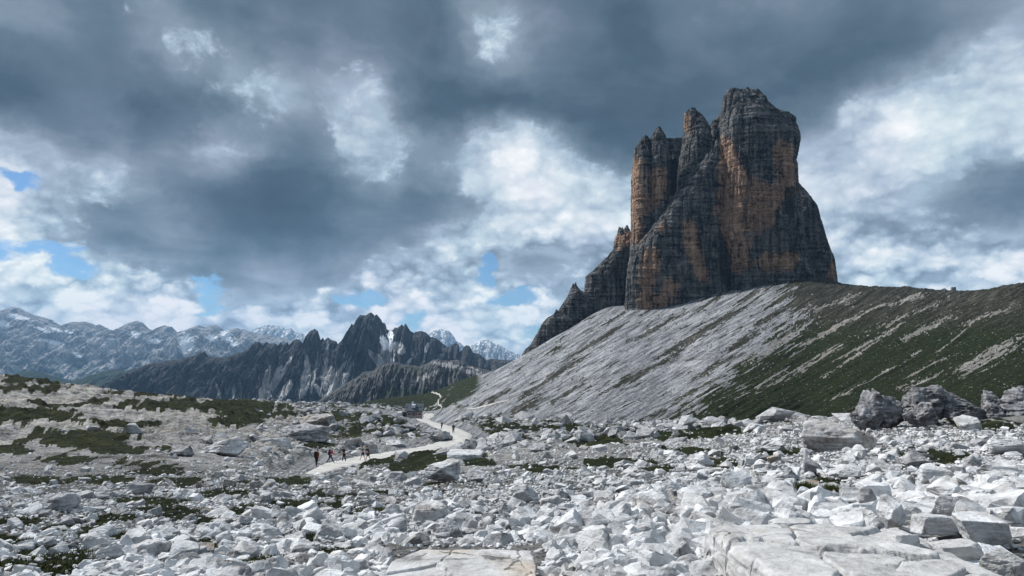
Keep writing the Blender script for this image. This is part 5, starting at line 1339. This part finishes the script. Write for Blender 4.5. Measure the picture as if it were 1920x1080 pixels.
def person(px, py, head, label, top, legs, hat=None, stride=0.25, lean=0.05, arm=(0.2, -0.2), shorts=False, hpx=None, pack=None, packlabel='', pole=False, elbow=0.4, D=None, bend=0.0):
    d = float(raycast(px, py)[0][0]) if D is None else D
    u, t = uv_of(px, py); x = float(u) * d
    z = float(height(np.array([x]), np.array([d]))[0]); 
    if trail_mask(np.array([x]), np.array([d]))[0] > 0.3: z += 0.06 + 0.0009 * d
    H = 1.74 if hpx is None else min(2.0, max(1.6, hpx / F * d))
    k = H / 1.74
    root = empty('person', (x, d, z), head)          # faces local +Y
    tag(root, label, 'person')
    hip = np.array([0, 0, 0.93]); a = stride
    V = []; E = []; R = []
    def add(p, r, par=None):
        V.append(np.array(p, float) * k); R.append(r * k if not isinstance(r, tuple) else tuple(q * k for q in r))
        if par is not None: E.append((par, len(V) - 1))
        return len(V) - 1
    pel = add(hip, (0.145, 0.105)); sp = add((0, lean * 0.5, 1.15), (0.135, 0.095), pel); chs = add((0, lean * 1.2 + bend * 0.5, 1.36), (0.155, 0.11), sp)
    nk = add((0, lean * 1.6 + bend, 1.50), 0.055, chs); hb = add((0, lean * 1.8 + 0.02 + bend, 1.58), 0.075, nk); ht = add((0, lean * 1.9 + 0.025 + bend, 1.68), 0.088, hb)
    nose = add((0, lean * 1.9 + 0.115 + bend, 1.615), 0.014, hb)
    arms = []
    for s_, sw in ((-1, arm[0]), (1, arm[1])):
        sh = add((s_ * 0.18, lean * 1.2 + bend * 0.5, 1.42), 0.06, chs)
        el_ = add((s_ * 0.24, lean + 0.28 * math.sin(sw) + bend * 0.5, 1.42 - 0.28 * math.cos(sw)), 0.042, sh)
        wr = add((s_ * 0.24, V[el_][1] / k + 0.25 * math.sin(sw + elbow), V[el_][2] / k - 0.25 * math.cos(sw + elbow)), 0.028, el_)
        pm = add((s_ * 0.235, V[wr][1] / k + 0.06 * math.sin(sw + elbow), V[wr][2] / k - 0.06 * math.cos(sw + elbow)), (0.020, 0.034), wr)
        for f_ in range(4):
            yy = V[pm][1] / k + (f_ - 1.5) * 0.02; ln = (0.06, 0.075, 0.07, 0.055)[f_]
            f1 = add((s_ * 0.232, yy + ln * 0.5 * math.sin(sw + elbow), V[pm][2] / k - 0.03 - ln * 0.4), 0.009, pm)
            add((s_ * 0.215, yy + ln * math.sin(sw + elbow), V[pm][2] / k - 0.03 - ln * 0.9), 0.008, f1)
        add((s_ * 0.205, V[wr][1] / k + 0.05, V[wr][2] / k - 0.05), 0.010, wr)
        arms.append((sh, el_, wr))
    lg = []
    for s_, sw in ((-1, a), (1, -a)):
        th = add((s_ * 0.095, 0, 0.86), 0.088, pel)
        kn = add((s_ * 0.10, 0.43 * math.sin(sw) + 0.03, 0.88 - 0.43 * math.cos(sw)), 0.060, th)
        bk = sw - (0.25 if sw < 0 else 0.05)
        an = add((s_ * 0.10, V[kn][1] / k + 0.42 * math.sin(bk), max(0.08, V[kn][2] / k - 0.40 * math.cos(bk))), 0.042, kn)
        ft = add((s_ * 0.11, V[an][1] / k + 0.14, max(0.035, V[an][2] / k - 0.05)), 0.038, an)
        lg.append((th, kn, an, ft))
    skin('body', V, E, R, M_SKIN, root)
    g = 0.022 * k
    def sub(name, chain_idx, edges, mat, gr=g):
        ix = list(dict.fromkeys(chain_idx)); mp = {j: i for i, j in enumerate(ix)}
        rr = [tuple(q + gr for q in R[j]) if isinstance(R[j], tuple) else R[j] + gr for j in ix]
        return skin(name, [V[j] for j in ix], [(mp[p], mp[q]) for p, q in edges], rr, mat, root)
    ed = [(pel, sp), (sp, chs)] ; ix = [pel, sp, chs]
    for sh, el_, wr in arms: ed += [(chs, sh), (sh, el_)] + ([] if shorts else [(el_, wr)]); ix += [sh, el_] + ([] if shorts else [wr])
    sub('shirt' if shorts else 'jacket', ix, ed, top)
    if shorts:
        n0 = len(V); ed = []; ix = [pel]
        for (th, kn, an, ft) in lg:
            V.append(V[th] * 0.25 + V[kn] * 0.75); R.append(0.075 * k); m_ = len(V) - 1
            ix += [th, m_]; ed += [(pel, th), (th, m_)]
        sub('shorts', ix, ed, legs)
    else:
        ed = []; ix = [pel]
        for (th, kn, an, ft) in lg: ix += [th, kn, an]; ed += [(pel, th), (th, kn), (kn, an)]
        sub('trousers', ix, ed, legs)
    for (th, kn, an, ft) in lg: sub('shoe', [an, ft], [(an, ft)], M_BLACK, 0.012 * k)
    hv = V[ht]
    if hat is not None:
        vv, ff = ico(2); q = vv * np.array([0.115, 0.125, 0.085]) * k + hv + np.array([0, 0, 0.055 * k]); brim = np.abs(vv[:, 2]) < 0.35; q[brim, :2] = hv[:2] + (q[brim, :2] - hv[:2]) * 1.35; q[vv[:, 2] < -0.3, 2] = hv[2] + 0.02 * k
        mesh_obj('hat', q, ff, hat, root)
    else:
        vv, ff = ico(2); q = vv * np.array([0.098, 0.108, 0.10]) * k; q[:, 1] = np.where((vv[:, 2] < 0.15) & (vv[:, 1] > 0), q[:, 1] * 0.3, q[:, 1]); q = q + hv + np.array([0, -0.012 * k, 0.03 * k])
        mesh_obj('hair', q, ff, M_HAIR, root)
    if pack is not None:
        P_, Fq_ = rock_shape(5, 3, 8, 8, 0.03, 0.9)
        q = P_ * np.array([0.19, 0.15, 0.33]) * k
        b_ = mesh_obj('backpack', q, Fq_, pack); c_, s2 = math.cos(head), math.sin(head); ly = (lean - 0.26) * k
        b_.location = (x - s2 * ly, d + c_ * ly, z + 1.27 * k); b_.rotation_euler = (-lean, 0, head)
        tag(b_, packlabel, 'backpack')
        for s_ in (-1, 1):
            skin('strap', [(s_ * 0.11 * k, 0.10 * k, 0.22 * k), (s_ * 0.12 * k, 0.26 * k, 0.26 * k), (s_ * 0.12 * k, 0.40 * k, 0.05 * k), (s_ * 0.12 * k, 0.14 * k, -0.20 * k)], [(0, 1), (1, 2), (2, 3)], [0.018] * 4, pack, b_, 0)
    if pole:
        wr = V[arms[1][2]]; c_, s2 = math.cos(head), math.sin(head)
        P0 = np.array([wr[0], wr[1] + 0.05, wr[2]]); P1 = np.array([wr[0] + 0.05, wr[1] + 0.30, 0.0])
        po = skin('trekking_pole', [P1, P0 * 0.97 + P1 * 0.03, P0 + (P0 - P1) * 0.05], [(0, 1), (1, 2)], [0.009, 0.012, 0.018], M_POLE, None, 0)
        po.location = (x, d, z); po.rotation_euler = (0, 0, head); tag(po, 'thin trekking pole held by the hiker in the red jacket', 'trekking pole')
    return root
R_ = math.radians
person(593, 876, R_(-20), 'hiker in black with rust-orange sleeve and big dark pack, leftmost on the trail', M_ORANGE, M_BLACK, stride=0.12, lean=0.10, hpx=29, pack=M_BLACK, packlabel='bulky black backpack on the leftmost hiker')
person(619, 871, R_(-80), 'hiker in red jacket and cream hat striding right with a pole', M_RED, M_NAVY, hat=M_CREAM, stride=0.42, lean=0.14, hpx=28, pack=M_NAVY, packlabel='navy backpack on the hiker in the red jacket', pole=True, arm=(0.3, 0.5))
person(645, 867, R_(60), 'hiker all in black between the red jacket and the two in shorts', M_BLACK, M_BLACK, stride=0.15, lean=0.12, hpx=26, arm=(0.9, 0.4), bend=0.05)
person(680, 865, R_(70), 'hiker in blue-grey shirt and dark shorts with bare legs, left of a pair', M_GREY, M_NAVY, shorts=True, stride=0.32, lean=0.05, hpx=25, arm=(0.5, -0.2))
person(690, 867, R_(75), 'hiker in black shirt and black shorts, right one of the pair', M_BLACK, M_BLACK, shorts=True, stride=0.28, lean=0.07, hpx=27, arm=(0.7, 0.2), elbow=0.9)
person(850, 814, R_(10), 'lone hiker in black standing on the bend of the gravel path', M_BLACK, M_BLACK, stride=0.08, lean=0.02, hpx=17)
person(828, 806, R_(-30), 'dark-clothed hiker at the left edge of the upper path', M_DARKG, M_BLACK, stride=0.25, lean=0.05, hpx=14)
person(627, 799, R_(40), 'small dark figure among the rocks behind the pyramid-shaped boulder', M_BLACK, M_BLACK, stride=0.2, lean=0.1, hpx=10)
person(794, 784, R_(0), 'tiny dark visitor on the forecourt right of the hut', M_BLACK, M_DARKG, stride=0.15, lean=0.0)
person(807, 784, R_(90), 'tiny visitor farthest right on the hut forecourt', M_NAVY, M_BLACK, stride=0.15, lean=0.0)

# ---------------------------------------------------------------- birds
def bird(px, py, D, s, rz, label):
    u, t = uv_of(px, py)
    V = [(0, .22, 0), (0, .12, .03), (0, -.05, .035), (0, -.2, .01), (0, -.3, 0)]; R = [.012, .03, .038, .02, .03]
    E = [(0, 1), (1, 2), (2, 3), (3, 4)]
    for sg in (-1, 1):
        b0 = len(V); V += [(sg * .18, .06, .10), (sg * .38, -.03, .05)]; R += [.028, .012]; E += [(2, b0), (b0, b0 + 1)]
    o = skin('bird', np.array(V) * s, E, [r * s for r in R], M_BLACK, None, 1)
    o.location = (float(u) * D, D, float(t) * D); o.rotation_euler = (0.2, 0.3, rz)
    tag(o, label, 'bird')
bird(1755, 431, 230, 1.0, 1.2, 'small dark bird flying in the grey cloud above the right ridge')
bird(1860, 118, 420, 0.8, 0.5, 'faint bird speck high in the bright sky at the upper right')
# stones along both edges of the trail
r_ = np.random.RandomState(101); n = 2600
i_ = r_.randint(0, len(TC), n); sd_ = r_.choice([-1, 1], n); off_ = r_.normal(1.02, 0.10, n)
pt_ = TC[i_] + (TR[i_] - TL[i_]) * 0.5 * (sd_ * off_)[:, None]
inn = r_.uniform(0, 1, n) < 0.12
pt_[inn] = TL[i_[inn]] + (TR[i_[inn]] - TL[i_[inn]]) * r_.uniform(0, 1, (inn.sum(), 1))
S_ = pt_[:, 1] / F * r_.uniform(0.6, 2.6, n); S_[inn] *= 0.45
scatter('edge_stones', np.stack([pt_[:, 0], pt_[:, 1], height(pt_[:, 0], pt_[:, 1]) + 0.05], 1), S_, M_ROCKM, HULLS, 'small stones lining and littering the gravel path', 'stones', seed=14)
